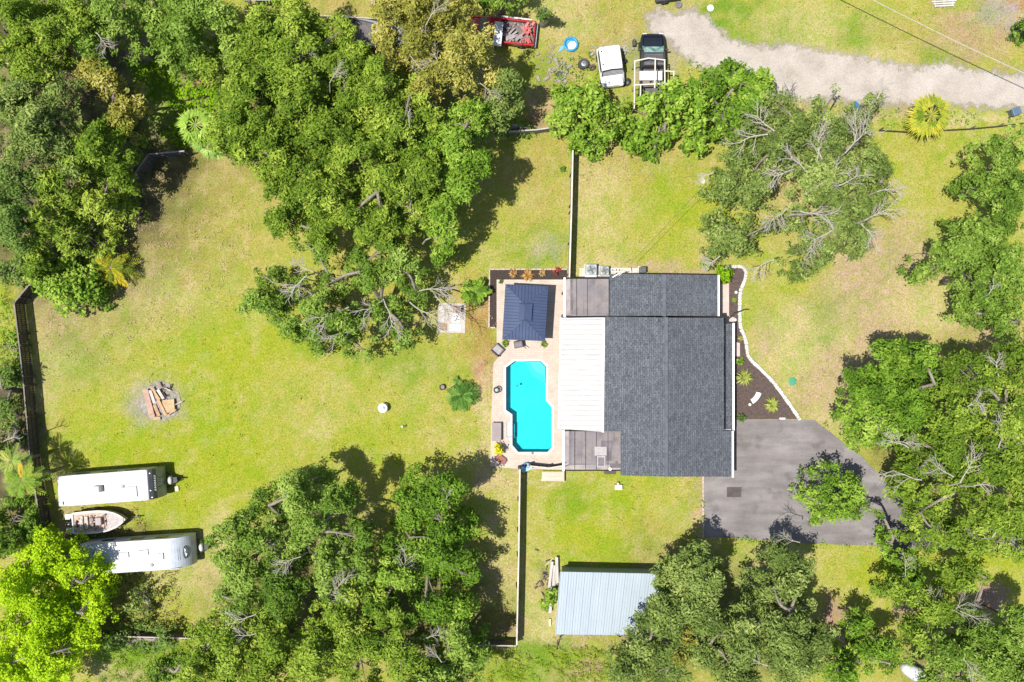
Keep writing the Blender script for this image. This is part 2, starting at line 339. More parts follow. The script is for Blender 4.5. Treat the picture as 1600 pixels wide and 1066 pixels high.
tag(o.build('driveway_edging', M((.42, .34, .27), .9, var=.2, name='edging')), 'pale tan edging strip between the south lawn and the driveway', 'edging')
# pavers
def pavermat(name, c1, c2, mortar, w=.3, h=.15):
    m, nt, b = nmat(name); v = coords(nt)
    br = nt.nodes.new('ShaderNodeTexBrick'); br.inputs['Scale'].default_value = 1; br.inputs['Brick Width'].default_value = w; br.inputs['Row Height'].default_value = h
    br.inputs['Mortar Size'].default_value = .012; br.inputs['Color1'].default_value = (*c1, 1); br.inputs['Color2'].default_value = (*c2, 1); br.inputs['Mortar'].default_value = (*mortar, 1)
    nt.links.new(v, br.inputs[0])
    c = mixc(nt, .5, br.outputs[0], ramp(nt, noise(nt, v, 1.2, 5, .7), [(.3, .7), (.65, 1.1)]), 'MULTIPLY')
    c = mixc(nt, .4, c, ramp(nt, noise(nt, v, 12, 3, .7), [(.3, .6), (.65, 1.1)]), 'MULTIPLY')
    nt.links.new(c, b.inputs['Base Color']); b.inputs['Roughness'].default_value = .85; return m
pv = pavermat('pavers', (.50, .42, .35), (.45, .375, .315), (.37, .30, .25))
cop_out = outset(poolw, .16)
d_o = sheet('pool_deck', W2(DECK), .05, pv, holes=[cop_out])
mb = MB(); dk = W2(DECK)
for i in range(len(dk)):
    a_, b_ = dk[i], dk[(i + 1) % len(dk)]
    mb.add([(a_[0], a_[1], .048), (b_[0], b_[1], .048), (b_[0], b_[1], -.1), (a_[0], a_[1], -.1)], [(0, 1, 2, 3)])
struct(mb.build('pool_deck_edge', pv))
# pool
pool = empty('swimming_pool', P(828, 636), 0, 'cyan swimming pool with angled corners sunk in the pink paver deck', 'pool')
inv = Vector(pool.location)
def loc(poly, z): return [(p[0] - inv.x, p[1] - inv.y, z) for p in poly]
n = len(poolw); m, nt, b = nmat('pool_plaster'); v = coords(nt)
c = ramp(nt, noise(nt, v, .5, 4, .6), [(.3, (.008, .42, .45)), (.7, (.02, .53, .54))])
nt.links.new(c, b.inputs['Base Color']); b.inputs['Roughness'].default_value = .8
mb = MB(); a0 = loc(poolw, .04); a1 = loc(poolw, -1.15)
mb.add(a0 + a1, [(i, (i + 1) % n, n + (i + 1) % n, n + i) for i in range(n)] + [tuple(range(n, 2 * n))])
mb.build('basin', m, pool)
mb = MB(); co = loc(cop_out, .06); ci = loc(outset(poolw, -.03), .06); cb = loc(outset(poolw, -.03), -.02)
mb.add(co + ci + cb, [(i, (i + 1) % n, n + (i + 1) % n, n + i) for i in range(n)] + [(n + i, n + (i + 1) % n, 2 * n + (i + 1) % n, 2 * n + i) for i in range(n)])
mb.build('coping', M((.50, .47, .43), .7, var=.12, name='coping'), pool)
m = bpy.data.materials.new('pool_water'); m.use_nodes = True; nt = m.node_tree; nt.nodes.remove(nt.nodes['Principled BSDF'])
tr = nt.nodes.new('ShaderNodeBsdfTransparent'); tr.inputs[0].default_value = (.72, .97, .985, 1)
gl = nt.nodes.new('ShaderNodeBsdfGlossy'); gl.inputs['Roughness'].default_value = .06
fr = nt.nodes.new('ShaderNodeFresnel'); fr.inputs[0].default_value = 1.33
mx = nt.nodes.new('ShaderNodeMixShader'); nt.links.new(fr.outputs[0], mx.inputs[0]); nt.links.new(tr.outputs[0], mx.inputs[1]); nt.links.new(gl.outputs[0], mx.inputs[2])
nt.links.new(mx.outputs[0], nt.nodes['Material Output'].inputs[0])
bp = nt.nodes.new('ShaderNodeBump'); bp.inputs['Strength'].default_value = .5; bp.inputs['Distance'].default_value = .05
nt.links.new(noise(nt, coords(nt, (1, 1.6, 1)), 2.2, 3, .6), bp.inputs['Height']); nt.links.new(bp.outputs[0], gl.inputs['Normal']); nt.links.new(bp.outputs[0], fr.inputs['Normal'])
MB().add(loc(outset(poolw, .005), -.09), [tuple(range(n))]).build('water', m, pool)
MB().prism([tuple((P(x, y) - inv)[:2]) for x, y in ((828, 565.5), (844, 565.5), (852, 574), (852, 588), (836, 580))], -.95, -.32).build('sun_shelf', M((.12, .62, .62), .8, name='shelf_plaster', var=.15), pool)
MB().prism([tuple((P(x, y) - inv)[:2]) for x, y in ((820, 565.5), (845, 565.5), (852.5, 573), (852.5, 600), (832, 588))], -1.1, -.62).build('sun_shelf', M((.05, .56, .58), .8, name='shelf_plaster2', var=.15), pool)
mb = MB()
for k in range(3):
    q0 = P(804 + k * 1.5, 674) - inv; mb.box((q0.x - .1, q0.y, -.45 - k * .25), (.2, 1.1, .12))
mb.build('step', M((.01, .42, .5), .8, name='pool_step'), pool)
q0 = P(796, 671) - inv
MB().box((q0.x, q0.y, .035), (.36, 1.1, .06)).build('entry_ledge', M((.40, .58, .60), .6, name='ledge_blue', var=.15), pool)
mb = MB(); mb.tube([(q0.x + .2, q0.y - .58, .09), (q0.x - .2, q0.y - .58, .09), (q0.x - .2, q0.y + .58, .09)], .03, 5); mb.build('ledge_rim', M((.16, .24, .27), .5, name='rim_grey'), pool)
mb = MB(); q0 = P(832, 708) - inv; mb.lathe([(.10, .05), (.10, .075), (.02, .08)], (q0.x, q0.y, 0), 14); mb.build('skimmer_lid', M((.1, .1, .11), .5, name='lid'), pool)
mb = MB(); p = P(808, 603); mb.lathe([(.02, -.11), (.09, -.09), (.09, -.06), (.03, -.03)], (0, 0, 0), 12)
tag(mb.build('chlorine_floater', M((.02, .22, .25), .5, name='floater'), loc=(p.x, p.y, 0)), 'small dark float drifting in the north half of the pool', 'pool float')
# mulch beds
mul = M((.062, .042, .034), .95, var=.45, scale=6, bmp=.9, name='mulch', c2=(.030, .021, .019))
mul2 = M((.12, .085, .072), .95, var=.45, scale=5, bmp=.9, name='mulch_faded', c2=(.055, .038, .034))
struct(sheet('mulch_bed', [P(x, y) for x, y in ((766, 422), (886, 422), (886, 437), (779, 437), (776, 512), (765, 512))], .02, mul))
struct(sheet('mulch_bed', W2(BED_R), .02, mul2))
mb = MB()
for (a_, b_) in (((765, 421), (886, 421)), ((765, 421), (764, 512)), ((764, 512), (776, 512))):
    A, B = P(*a_), P(*b_); L = (B - A).length; k = int(L / .4)
    for i in range(k):
        p = A.lerp(B, (i + .5) / k); mb.box((p.x, p.y, .06), (.38, .1, .14), math.atan2(B.y - A.y, B.x - A.x) + random.uniform(-.03, .03))
tag(mb.build('bed_edging', M((.45, .36, .30), .85, name='edging_block')), 'tan block edging round the dark mulch bed beside the gazebo', 'edging')
EDGE = [(1126, 419), (1140, 418), (1150, 416.5), (1160, 418), (1165, 426), (1163, 439), (1156.5, 456), (1155.5, 490), (1157, 512), (1164, 529), (1167, 547), (1171, 560), (1203, 592), (1227, 623), (1249.5, 656)]
mb = MB(); pt = smoothpath([P(x, y) for x, y in EDGE], 8); acc = 0
for i in range(len(pt) - 1):
    A, B = pt[i], pt[i + 1]; L = (B - A).length; k = max(1, round(L / .2))
    for j in range(k):
        p = A.lerp(B, (j + .5) / k); w = .26 + random.uniform(-.03, .03)
        an = math.atan2(B.y - A.y, B.x - A.x)
        mb.box((p.x + random.uniform(-.015, .015), p.y + random.uniform(-.015, .015), .07), (L / k * .94, w, .17), an + random.uniform(-.06, .06))
tag(mb.build('bed_edging', M((.56, .54, .50), .8, var=.2, name='white_block'), bevel=.03), 'curving white scalloped edging round the mulch bed east of the house', 'edging')
slab = M((.46, .37, .33), .85, var=.15, scale=1.5, name='concrete_pink')
for nm, pp in (('path', ((1127, 443), (1139, 443), (1139, 494), (1127, 494))), ('path', ((1149, 535), (1156, 535), (1156, 557), (1149, 557))), ('path', ((1127, 494), (1152, 494), (1150, 515), (1127, 515)))):
    pass
struct(sheet('path', [P(x, y) for x, y in ((1110, 443), (1139, 443), (1139, 494), (1149.5, 497), (1149.5, 535), (1156, 536), (1156, 557), (1110, 557))], .026, slab))
struct(sheet('path', [P(x, y) for x, y in ((905, 419), (1012, 419), (1012, 440), (905, 440))], .016, M((.50, .46, .38), .9, name='concrete_pale')))
# ------------------------------------------------------------------ house
def shingles():
    m, nt, b = nmat('shingles'); v = coords(nt, rot=(0, 0, R(90)))
    br = nt.nodes.new('ShaderNodeTexBrick'); br.inputs['Scale'].default_value = 1; br.inputs['Brick Width'].default_value = .34; br.inputs['Row Height'].default_value = .155
    br.inputs['Mortar Size'].default_value = .012; br.inputs['Bias'].default_value = -.1; br.offset_frequency = 2; br.offset = .37
    br.inputs['Color1'].default_value = (.113, .124, .141, 1); br.inputs['Color2'].default_value = (.069, .076, .089, 1); br.inputs['Mortar'].default_value = (.038, .043, .055, 1)
    nt.links.new(v, br.inputs[0]); sp = noise(nt, coords(nt, (1.6, 1, 1)), 8.5, 3, .75)
    c = mixc(nt, 1, br.outputs[0], ramp(nt, sp, [(.38, .38), (.46, .92), (.66, 1.22)]), 'MULTIPLY')
    c = mixc(nt, .35, c, ramp(nt, noise(nt, v, .5, 4, .6), [(.3, .7), (.7, 1.15)]), 'MULTIPLY')
    nt.links.new(c, b.inputs['Base Color']); b.inputs['Roughness'].default_value = .95; bump(nt, br.outputs[1], b, .3, .02); return m
SH = shingles(); WHT = M((.80, .80, .78), .5, var=.08, name='white_trim'); WALL = M((.55, .50, .42), .85, var=.1, name='stucco'); GLS = M((.03, .04, .05), .1, var=.1, name='window_glass')
house = empty('house', P(1030, 600), 0, 'single-storey house with dark blue-grey shingle roofs and a white metal patio roof', 'house'); HO = Vector(house.location)
def hl(p): return Vector(p) - HO
def hbox(mb, x0, y0, x1, y1, z0, z1):       # pixel box at mean height
    a_, b_ = hl(P(x0, y0, (z0 + z1) / 2)), hl(P(x1, y1, (z0 + z1) / 2)); mb.box(((a_.x + b_.x) / 2, (a_.y + b_.y) / 2, (z0 + z1) / 2), (abs(b_.x - a_.x), abs(b_.y - a_.y), z1 - z0)); return mb
def roof(name, pts, t=.16, mat=SH): return MB().slab([hl(P(x, y, z)) for x, y, z in pts], t).build(name, mat, house)
# walls
w = MB(); hbox(w, 952, 503, 1126, 668, 0, 2.25); w.build('wall', WALL, house)
w = MB(); hbox(w, 957, 433, 1117, 502, 0, 2.2); w.build('wall', WALL, house)
w = MB(); hbox(w, 975, 669, 1138, 738, 0, 2.2); w.build('wall', WALL, house)
zr = 4.15; ze = 2.65; k = (zr - ze) / 92
roof('roof', [(1041, 496.5, zr), (1131.3, 496.5, ze), (1131.3, 673, ze), (1041, 673, zr)])
roof('roof', [(1041, 673, zr), (1143.5, 673, zr - k * 102), (1143.5, 745, zr - k * 102), (1041, 745, zr)])
roof('roof', [(945, 495, zr - k * 96), (1041, 496, zr), (1041, 673, zr), (944, 674, zr - k * 97)])
roof('roof', [(970, 673, zr - k * 71), (1041, 673, zr), (1041, 745, zr), (970, 743, zr - k * 71)])
roof('roof', [(1038, 429, 3.3), (1121.5, 430, 2.45), (1121.5, 493.6, 2.45), (1038, 493.6, 3.3)])
roof('roof', [(952, 434, 2.45), (953, 428, 2.43), (1038, 429, 3.3), (1038, 493.6, 3.3), (952, 493.6, 2.45)])
roof('porch_roof', [(1134.3, 506, 2.15), (1145.5, 506, 1.98), (1145.5, 673, 1.98), (1134.3, 673, 2.15)], .1)
roof('porch_roof', [(944, 735, 2.3), (963, 735, 2.3), (963, 741, 2.3), (944, 741, 2.3)], .1, M((.07, .05, .045), .7, name='brown_trim'))
SHADE = M((.012, .011, .012), .9, name='gap_shadow_black')  # near-black strips paint the shadow lines into the gaps between the roofs
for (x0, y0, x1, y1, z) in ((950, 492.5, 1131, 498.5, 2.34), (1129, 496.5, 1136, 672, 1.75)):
    a_, b_ = hl(P(x0, y0, z)), hl(P(x1, y1, z)); MB().box(((a_.x + b_.x) / 2, (a_.y + b_.y) / 2, z), (abs(b_.x - a_.x), abs(b_.y - a_.y), .05)).build('gap_shadow_strip', SHADE, house)
g1 = MB()
for x, y0, y1, z in ((1146, 505, 673.5, 1.96), (1144.8, 673.5, 746, 2.43), (1122.6, 430, 494, 2.40)):
    a_, b_ = hl(P(x, y0, z)), hl(P(x, y1, z)); MB().box(((a_.x + b_.x) / 2, (a_.y + b_.y) / 2, z - .02), (.15, abs(a_.y - b_.y), .14)).build('gutter', WHT, house)
rc = MB(); rc.box(hl(P(1041, 620.5, zr + .02)), (.26, abs(P(0, 496, 4).y - P(0, 745, 4).y), .05)); rc.build('ridge_cap', M((.10, .11, .13), .95, var=.3, name='ridge_cap'), house)
rc = MB(); rc.box(hl(P(1038, 462, 3.32)), (.24, abs(P(0, 429, 3.3).y - P(0, 494.5, 3.3).y), .05)); rc.build('ridge_cap', M((.10, .11, .13), .95, var=.3, name='ridge_cap'), house)
# white ribbed patio roof
mt, nt, b = nmat('white_roof_metal'); v = coords(nt)
wv = nt.nodes.new('ShaderNodeTexWave'); wv.bands_direction = 'Y'; wv.inputs['Scale'].default_value = .82; wv.inputs['Distortion'].default_value = .5; nt.links.new(v, wv.inputs[0])
c = ramp(nt, wv.outputs[1], [(0, (.245, .24, .232)), (.30, (.375, .372, .366))])
c = mixc(nt, .8, c, ramp(nt, noise(nt, coords(nt, (.5, 6, 1)), 1.6, 6, .8), [(.38, .66), (.52, 1)]), 'MULTIPLY')
c = mixc(nt, ramp(nt, noise(nt, v, 1.6, 6, .8), [(.54, 0), (.72, .55)]), c, (.29, .265, .24))
nt.links.new(c, b.inputs['Base Color']); b.inputs['Roughness'].default_value = .5; bump(nt, wv.outputs[1], b, .3, .02)
roof('patio_roof', [(877, 497, 2.15), (946, 496, 2.46), (943, 675, 2.46), (873.5, 670, 2.15)], .1, mt)
mb = MB()
for (x0, y0, x1, y1) in ((876.5, 497, 873, 670),):
    mb.tube([hl(P(x0, y0, 2.14)), hl(P(x1, y1, 2.14))], .07, 6)
mb.build('gutter', WHT, house)
mb = MB(); a_, b_ = hl(P(943.5, 497, 2.55)), hl(P(942, 675.5, 2.55)); mb.tube([a_, b_], .1, 6); mb.build('flashing', WHT, house)
for yy in (500, 555, 612, 668):
    q0 = hl(P(878, yy, 1)); MB().box((q0.x + .1, q0.y, 1.05), (.12, .12, 2.1)).build('post', WHT, house)
# screened rooms
ms = bpy.data.materials.new('screen_mesh'); ms.use_nodes = True; nt = ms.node_tree; b = nt.nodes['Principled BSDF']; b.inputs['Base Color'].default_value = (.175, .158, .168, 1); b.inputs['Roughness'].default_value = .8
tr = nt.nodes.new('ShaderNodeBsdfTransparent'); mx = nt.nodes.new('ShaderNodeMixShader')
nt.links.new(ramp(nt, noise(nt, coords(nt), .9, 4, .6), [(.38, .12), (.6, .50)]), mx.inputs[0]); nt.links.new(b.outputs[0], mx.inputs[1]); nt.links.new(tr.outputs[0], mx.inputs[2]); nt.links.new(mx.outputs[0], nt.nodes['Material Output'].inputs[0])
BRZ = M((.045, .04, .04), .5, .3, name='bronze_frame')
for (x0, y0, x1, y1, z0, z1, bars) in ((883, 435, 952, 494.5, 2.25, 2.42, (901, 918)), (881, 673, 971.5, 735, 2.2, 2.32, (898, 915, 932, 950))):
    q = [hl(P(x0, y0, z0)), hl(P(x1, y0, z1)), hl(P(x1, y1, z1)), hl(P(x0, y1, z0))]
    MB().add(q, [(0, 1, 2, 3)]).build('screen_roof', ms, house)
    fl = [hl(P(x, y, .04)) for x, y in ((x0, y0), (x1, y0), (x1, y1), (x0, y1))]
    MB().add(fl, [(0, 1, 2, 3)]).build('screen_room_floor', M((.50, .42, .38), .8, name='room_floor'), house)
    fr_ = MB()
    for bx in bars:
        a_, b_ = hl(P(bx, y0, z0 + .1)), hl(P(bx, y1, z0 + .1)); fr_.tube([a_, b_], .018, 4)
    for a_, b_ in ((q[0], q[1]), (q[3], q[2]), (q[1], q[2])): fr_.tube([a_, b_], .05, 4)
    for p in q[:1] + q[3:]: fr_.tube([(p.x, p.y, 0), p], .05, 4)
    fr_.build('screen_frame', BRZ, house)
    MB().box(((q[0].x + q[3].x) / 2 - .04, (q[0].y + q[3].y) / 2, z0 + .02), (.16, abs(q[0].y - q[3].y) + .1, .16)).build('fascia', WHT, house)
    for j in range(4):
        xx = x0 + 2 + (x1 - x0 - 4) * j / 3
# pale roof patch, lower glass table seen through the screen
MB().slab([hl(P(x, y, 2.42)) for x, y in ((929, 698), (948, 698), (948, 712), (929, 712))], .03).build('roof_patch', M((.36, .33, .33), .7, var=.35, scale=5, stretch=(1, 4, 1), name='patch_board'), house)
MB().slab([hl(P(x, y, 2.40)) for x, y in ((932.5, 712.5), (946, 712.5), (946, 730), (932.5, 730))], .03).build('skylight_frame', M((.30, .28, .28), .5, name='skylight_frame'), house)
MB().slab([hl(P(x, y, 2.42)) for x, y in ((934.5, 715), (944, 715), (944, 728), (934.5, 728))], .03).build('skylight', M((.12, .10, .11), .3, var=.4, name='skylight_glass'), house)
# windows, doors on the walls, vents on the roof
for (px_, py_, zz, side) in ((1128, 530, 1.3, 'E'), (1128, 600, 1.3, 'E'), (1128, 640, 1.3, 'E'), (1138, 710, 1.1, 'E'), (1010, 738, 1.4, 'S'), (1090, 738, 1.4, 'S'), (1000, 433, 1.4, 'N'), (1080, 433, 1.4, 'N'), (952, 600, 1.2, 'W')):
    p = hl(P(px_, py_, 1.1)); wd = 1.2 if side != 'W' else 2.4; hh = 1.1 if zz > 1.15 else 2.0
    d = (.08, wd, hh) if side in 'EW' else (wd, .08, hh); d2 = (.1, wd - .16, hh - .16) if side in 'EW' else (wd - .16, .1, hh - .16)
    f = MB().box((p.x, p.y, zz), d).build('window_frame', WHT, house); MB().box((p.x, p.y, zz), d2).build('pane', GLS, f)
for (x, y, z, r_) in ((1004, 575, 3.55, .06), (1092, 573, 3.35, .05), (1063, 520, 3.8, .05), (1073, 540, 3.65, .05)):
    q0 = hl(P(x, y, z)); MB().lathe([(r_, -.15), (r_, .18), (r_ * .6, .19)], q0, 10).build('vent_pipe', M((.05, .055, .06), .6, name='vent_pipe'), house)
q0 = hl(P(953.5, 733, 2.5)); MB().lathe([(.10, -.1), (.13, .02), (.05, .09)], q0, 12).build('vent_cap', WHT, house)
q0 = hl(P(965, 431, 2.8)); MB().tube([q0 + Vector((-.35, -.1, -.2)), q0 + Vector((.15, .2, .25))], .05).tube([q0 + Vector((.1, .0, -.3)), q0 + Vector((.35, .25, .2))], .03).build('service_mast', WHT, house)
# AC units
def ac(px_, py_, sz, label, c):
    r = empty('air_conditioner', P(px_, py_), 0, label, 'air conditioner')
    MB().box((0, 0, .05), (sz + .15, sz + .12, .1)).build('pad', M((.5, .47, .42), .9, name='pad'), r)
    MB().box((0, 0, .45), (sz, sz, .7)).build('cabinet', M(c, .5, .2, name='cabinet'), r, bevel=.06)
    mb = MB()
    for q in range(5): mb.torus((0, 0, .83), sz * (.08 + .08 * q), .012, n=18, k=4)
    mb.build('fan_guard', M((.20, .21, .22), .4, .5, name='guard'), r)
    mb = MB()
    for q in range(4): mb.box((math.cos(q * 1.57 + .4) * sz * .2, math.sin(q * 1.57 + .4) * sz * .2, .815), (sz * .36, sz * .16, .01), q * 1.57 + .4)
    mb.build('fan', M((.10, .13, .13), .4, name='fan'), r); return r
ac(923, 422.5, .85, 'larger pale grey air conditioner nearest the long north fence', (.33, .36, .37))
ac(943.5, 424, .68, 'smaller pale grey air conditioner, second from the long north fence', (.34, .37, .37))
ac(1003, 422.5, .5, 'dark grey air conditioner close behind the north roof edge', (.09, .085, .09))
mb = MB()
for (x0, y0, x1, y1) in ((955, 420, 985, 419), (985, 419, 986, 425), (986, 425, 955, 424), (955, 420, 955, 424), (962, 420, 962, 424), (966, 420, 966, 424)): mb.tube([P(x0, y0, .35), P(x1, y1, .35)], .045, 5)
for x in (956, 985): mb.tube([P(x, 420, 0), P(x, 420, .4)], .04, 5)
tag(mb.build('pipe_rack', M((.62, .6, .56), .6, name='white_pipe')), 'white pipe frame lying between the air conditioners behind the house', 'pipe frame')
mb = MB().slab([P(x, y, z) for x, y, z in ((914, 428.5, .5), (932, 428.5, .5), (932, 434, .5), (914, 434, .5))], .06)
tag(mb.build('white_board', WHT), 'white board lying south of the larger air conditioner', 'board')
# ------------------------------------------------------------------ gazebo
gz = empty('gazebo', P(822, 489), 0, 'navy blue metal hip-roof gazebo with two tiers on the pool deck', 'gazebo'); GO = Vector(gz.location)
def gl_(x, y, z): return P(x, y, z) - GO
mm, nt, b = nmat('navy_metal'); v = coords(nt)
c = ramp(nt, noise(nt, v, .8, 4), [(.3, (.058, .078, .145)), (.7, (.080, .104, .180))]); 
nt.links.new(c, b.inputs['Base Color']); b.inputs['Roughness'].default_value = .42; b.inputs['Metallic'].default_value = .25
NAV = mm
TL, TR, BR_, BL = gl_(790, 444, 2.35), gl_(857, 447.5, 2.35), gl_(851.5, 533, 2.35), gl_(785, 530.5, 2.35)
cn = (TL + TR + BR_ + BL) / 4
def tier(sc, dz, rz, name, rib):
    q = [cn + (p - cn) * sc + Vector((0, 0, dz)) for p in (TL, TR, BR_, BL)]
    r0 = gl_(820, 476, rz); r1 = gl_(819, 499, rz); t = Vector((0, 0, -.05))
    vs = q + [r0, r1] + [p + t for p in q] + [r0 + t, r1 + t]
    MB().add(vs, [(0, 1, 4), (1, 2, 5, 4), (2, 3, 5), (3, 0, 4, 5), (6, 10, 7), (7, 10, 11, 8), (8, 11, 9), (9, 11, 10, 6), (0, 6, 7, 1), (1, 7, 8, 2), (2, 8, 9, 3), (3, 9, 6, 0)]).build(name, NAV, gz)
    mb = MB()
    for a_, b_ in ((q[0], r0), (q[1], r0), (q[2], r1), (q[3], r1), (r0, r1)): mb.tube([a_ + Vector((0, 0, .015)), b_ + Vector((0, 0, .015))], .028, 5)
    mb.build('ridge_trim', M((.10, .13, .22), .35, .3, name='navy_trim'), gz)
    if rib:
        mb = MB()
        def ribs(A, B, rA, rB, n):          # standing seams running from the eave up to a hip or the ridge
            for i in range(1, n):
                t = i / n; p = A.lerp(B, t)
                # up-slope direction: perpendicular to the eave, until it meets the hip lines
                d = Vector((-(B - A).y, (B - A).x, 0)).normalized(); c0 = ((rA + rB) / 2 - p)
                if d.dot(Vector((c0.x, c0.y, 0))) < 0: d = -d
                full = abs(d.dot(Vector(((rA - A).x, (rA - A).y, 0)))); rise = rA.z - A.z
                fa = abs((rA - A).dot((B - A).normalized())) / (B - A).length; fb = abs((rB - B).dot((B - A).normalized())) / (B - A).length
                f = min(1, t / fa if fa > 0 else 1, (1 - t) / fb if fb > 0 else 1)
                e = p + d * full * f; e.z = A.z + rise * f + .012; p = Vector((p.x, p.y, A.z + .012)); mb.tube([p, e], .012, 4)
        ribs(q[0], q[1], r0, r0, 13); ribs(q[1], q[2], r0, r1, 18); ribs(q[2], q[3], r1, r1, 13); ribs(q[3], q[0], r1, r0, 18)
        mb.build('roof_rib', M((.036, .052, .115), .4, .3, name='navy_rib'), gz)
tier(1, 0, 3.15, 'roof', True)
tier(.30, .80, 3.42, 'upper_roof', False)
for p in (TL, TR, BR_, BL):
    d = (cn - p); d.z = 0; p2 = p + d.normalized() * .35
    MB().box((p2.x, p2.y, 1.2), (.12, .12, 2.3)).build('post', M((.05, .045, .045), .5, .3, name='post'), gz)
mb = MB(); fr_ = [p + (cn - p).normalized() * .06 + Vector((0, 0, -.08)) for p in (TL, TR, BR_, BL)]
for i in range(4): mb.tube([fr_[i], fr_[(i + 1) % 4]], .05, 4)
mb.build('beam', M((.05, .045, .045), .5, .3, name='post'), gz)
# ------------------------------------------------------------------ shed
sh = empty('shed', P(945, 935), 0, 'open metal shed with pale blue ribbed roof south of the house lawn', 'shed'); SO = Vector(sh.location)
def sl(x, y, z): return P(x, y, z) - SO
ms2, nt, b = nmat('pale_roof_metal'); v = coords(nt)
c = ramp(nt, noise(nt, coords(nt, (1, .15, 1)), .9, 5, .7), [(.3, (.25, .30, .34)), (.7, (.31, .36, .40))])
c = mixc(nt, ramp(nt, noise(nt, v, .8, 5, .7), [(.58, 0), (.75, .35)]), c, (.20, .23, .24))
nt.links.new(c, b.inputs['Base Color']); b.inputs['Roughness'].default_value = .5; b.inputs['Metallic'].default_value = .1
q = [sl(875, 893.5, 2.6), sl(1044, 897, 2.6), sl(1030, 993, 2.1), sl(867.5, 991.5, 2.1)]
MB().slab(q, .06).build('roof', ms2, sh)
mb = MB()
for i in range(40):
    t = (i + .3) / 40; a_ = q[0].lerp(q[1], t); b_ = q[3].lerp(q[2], t); mb.tube([a_ + Vector((0, 0, .006)), b_ + Vector((0, 0, .006))], .024 if i % 3 == 0 else .012, 4)
mb.build('roof_rib', ms2, sh)
bw = M((.16, .22, .22), .6, .1, name='shed_wall', var=.2, stretch=(5, 5, .3))
a_, b_ = q[0] + Vector((.25, -.12, -.1)), q[1] + Vector((-.25, -.12, -.1))
MB().add([(a_.x, a_.y, 0), (b_.x, b_.y, 0), b_, a_, (a_.x, a_.y - .06, 0), (b_.x, b_.y - .06, 0), b_ + Vector((0, -.06, 0)), a_ + Vector((0, -.06, 0))], [(0, 1, 2, 3), (7, 6, 5, 4), (0, 3, 7, 4), (1, 5, 6, 2), (3, 2, 6, 7)]).build('wall', bw, sh)
mb = MB(); c_, d_ = q[3] + Vector((.25, .15, -.1)), q[2] + Vector((-.25, .15, -.1))
MB().add([(a_.x, a_.y - .1, 0), (c_.x, c_.y, 0), c_, a_ + Vector((0, -.1, 0)), (a_.x + .05, a_.y - .1, 0), (c_.x + .05, c_.y, 0), c_ + Vector((.05, 0, 0)), a_ + Vector((.05, -.1, 0))], [(0, 1, 2, 3), (7, 6, 5, 4), (0, 4, 5, 1), (1, 5, 6, 2)]).build('wall', bw, sh)
MB().add([(b_.x, b_.y - .1, 0), (d_.x, d_.y, 0), d_, b_ + Vector((0, -.1, 0)), (b_.x - .05, b_.y - .1, 0), (d_.x - .05, d_.y, 0), d_ + Vector((-.05, 0, 0)), b_ + Vector((-.05, -.1, 0))], [(0, 1, 2, 3), (7, 6, 5, 4), (0, 4, 5, 1), (1, 5, 6, 2)]).build('wall', bw, sh)
for t in (.02, .34, .66, .98):
    p = c_.lerp(d_, t); MB().box((p.x, p.y, 1.0), (.14, .14, 2.0)).build('post', M((.3, .24, .16), .8, name='wood_post'), sh)
# ------------------------------------------------------------------ fences
def fence(name, pts, h, label, cat, bc, slat=.145, rail_in=1, cap=None, missing=()):
    o = empty(name, P(*pts[0], h) * 1.0, 0, label, cat); o.location.z = 0; O = Vector(o.location)
    bmat = M(bc, .9, var=.4, scale=3, name='fence_wood', stretch=(3, 3, .5)); boards = MB(); rail = MB(); caps = MB()
    for i in range(len(pts) - 1):
        A, B = P(*pts[i], h) - O, P(*pts[i + 1], h) - O; A.z = B.z = 0; L = (B - A).length; d = (B - A) / L; an = math.atan2(d.y, d.x); nrm = Vector((-d.y, d.x, 0)) * rail_in
        k = int(L / slat)
        for j in range(k):
            p = A + d * (j + .5) * L / k; hh = h + random.uniform(-.03, .02)
            if random.random() < .012: hh -= .3
            boards.box((p.x, p.y, hh / 2 + .02), (L / k - .012, .022, hh), an + random.uniform(-.02, .02), 0, random.uniform(-.01, .01))
        for z in (.35, h * .55, h - .2):
            p = (A + B) / 2 + nrm * .04; rail.box((p.x, p.y, z), (L, .045, .09), an)
        if cap: p = (A + B) / 2 + nrm * .01; caps.box((p.x, p.y, h + .03), (L, cap[1], .04), an)
        for j in range(int(L / 2.4) + 1):
            p = A + d * min(L, j * 2.4) + nrm * .1; MB().box((p.x, p.y, (h + .05) / 2), (.1, .1, h + .05), an).build('post', bmat, o)
    boards.build('board_panel', bmat, o); rail.build('rail', bmat, o)
    if cap: caps.build('cap_rail', M(cap[0], .85, name='cap_rail', var=.25), o)
    return o
fence('wooden_fence', [(62, 426), (22, 473), (30, 540), (37, 603), (48, 733), (66, 830)], 1.85, 'long dark weathered board fence down the west side of the big lawn', 'fence', (.085, .07, .06), rail_in=1, cap=((.20, .17, .15), .09))
fence('wooden_fence', [(200, 290), (213, 268), (232, 241), (288, 236)], 1.8, 'short grey board fence bend under the trees at the lawn northwest corner', 'fence', (.12, .11, .12), rail_in=-1, cap=((.34, .32, .33), .09))
fence('wooden_fence', [(895.5, 222), (893, 330), (889.8, 434)], 1.8, 'straight board fence with pale cap running north from the screened room', 'fence', (.20, .16, .12), rail_in=-1, cap=((.60, .54, .45), .11))
fence('wooden_fence', [(812.5, 733), (810.5, 870), (807.5, 1008)], 1.8, 'straight board fence with pale cap running south from the pool deck', 'fence', (.20, .16, .12), rail_in=-1, cap=((.55, .50, .42), .11))
fence('wooden_fence', [(807, 1009), (540, 1005), (285, 997), (110, 992)], 1.7, 'dark brown board fence along the south end of the big lawn', 'fence', (.13, .095, .07), rail_in=1, cap=((.42, .38, .32), .08))
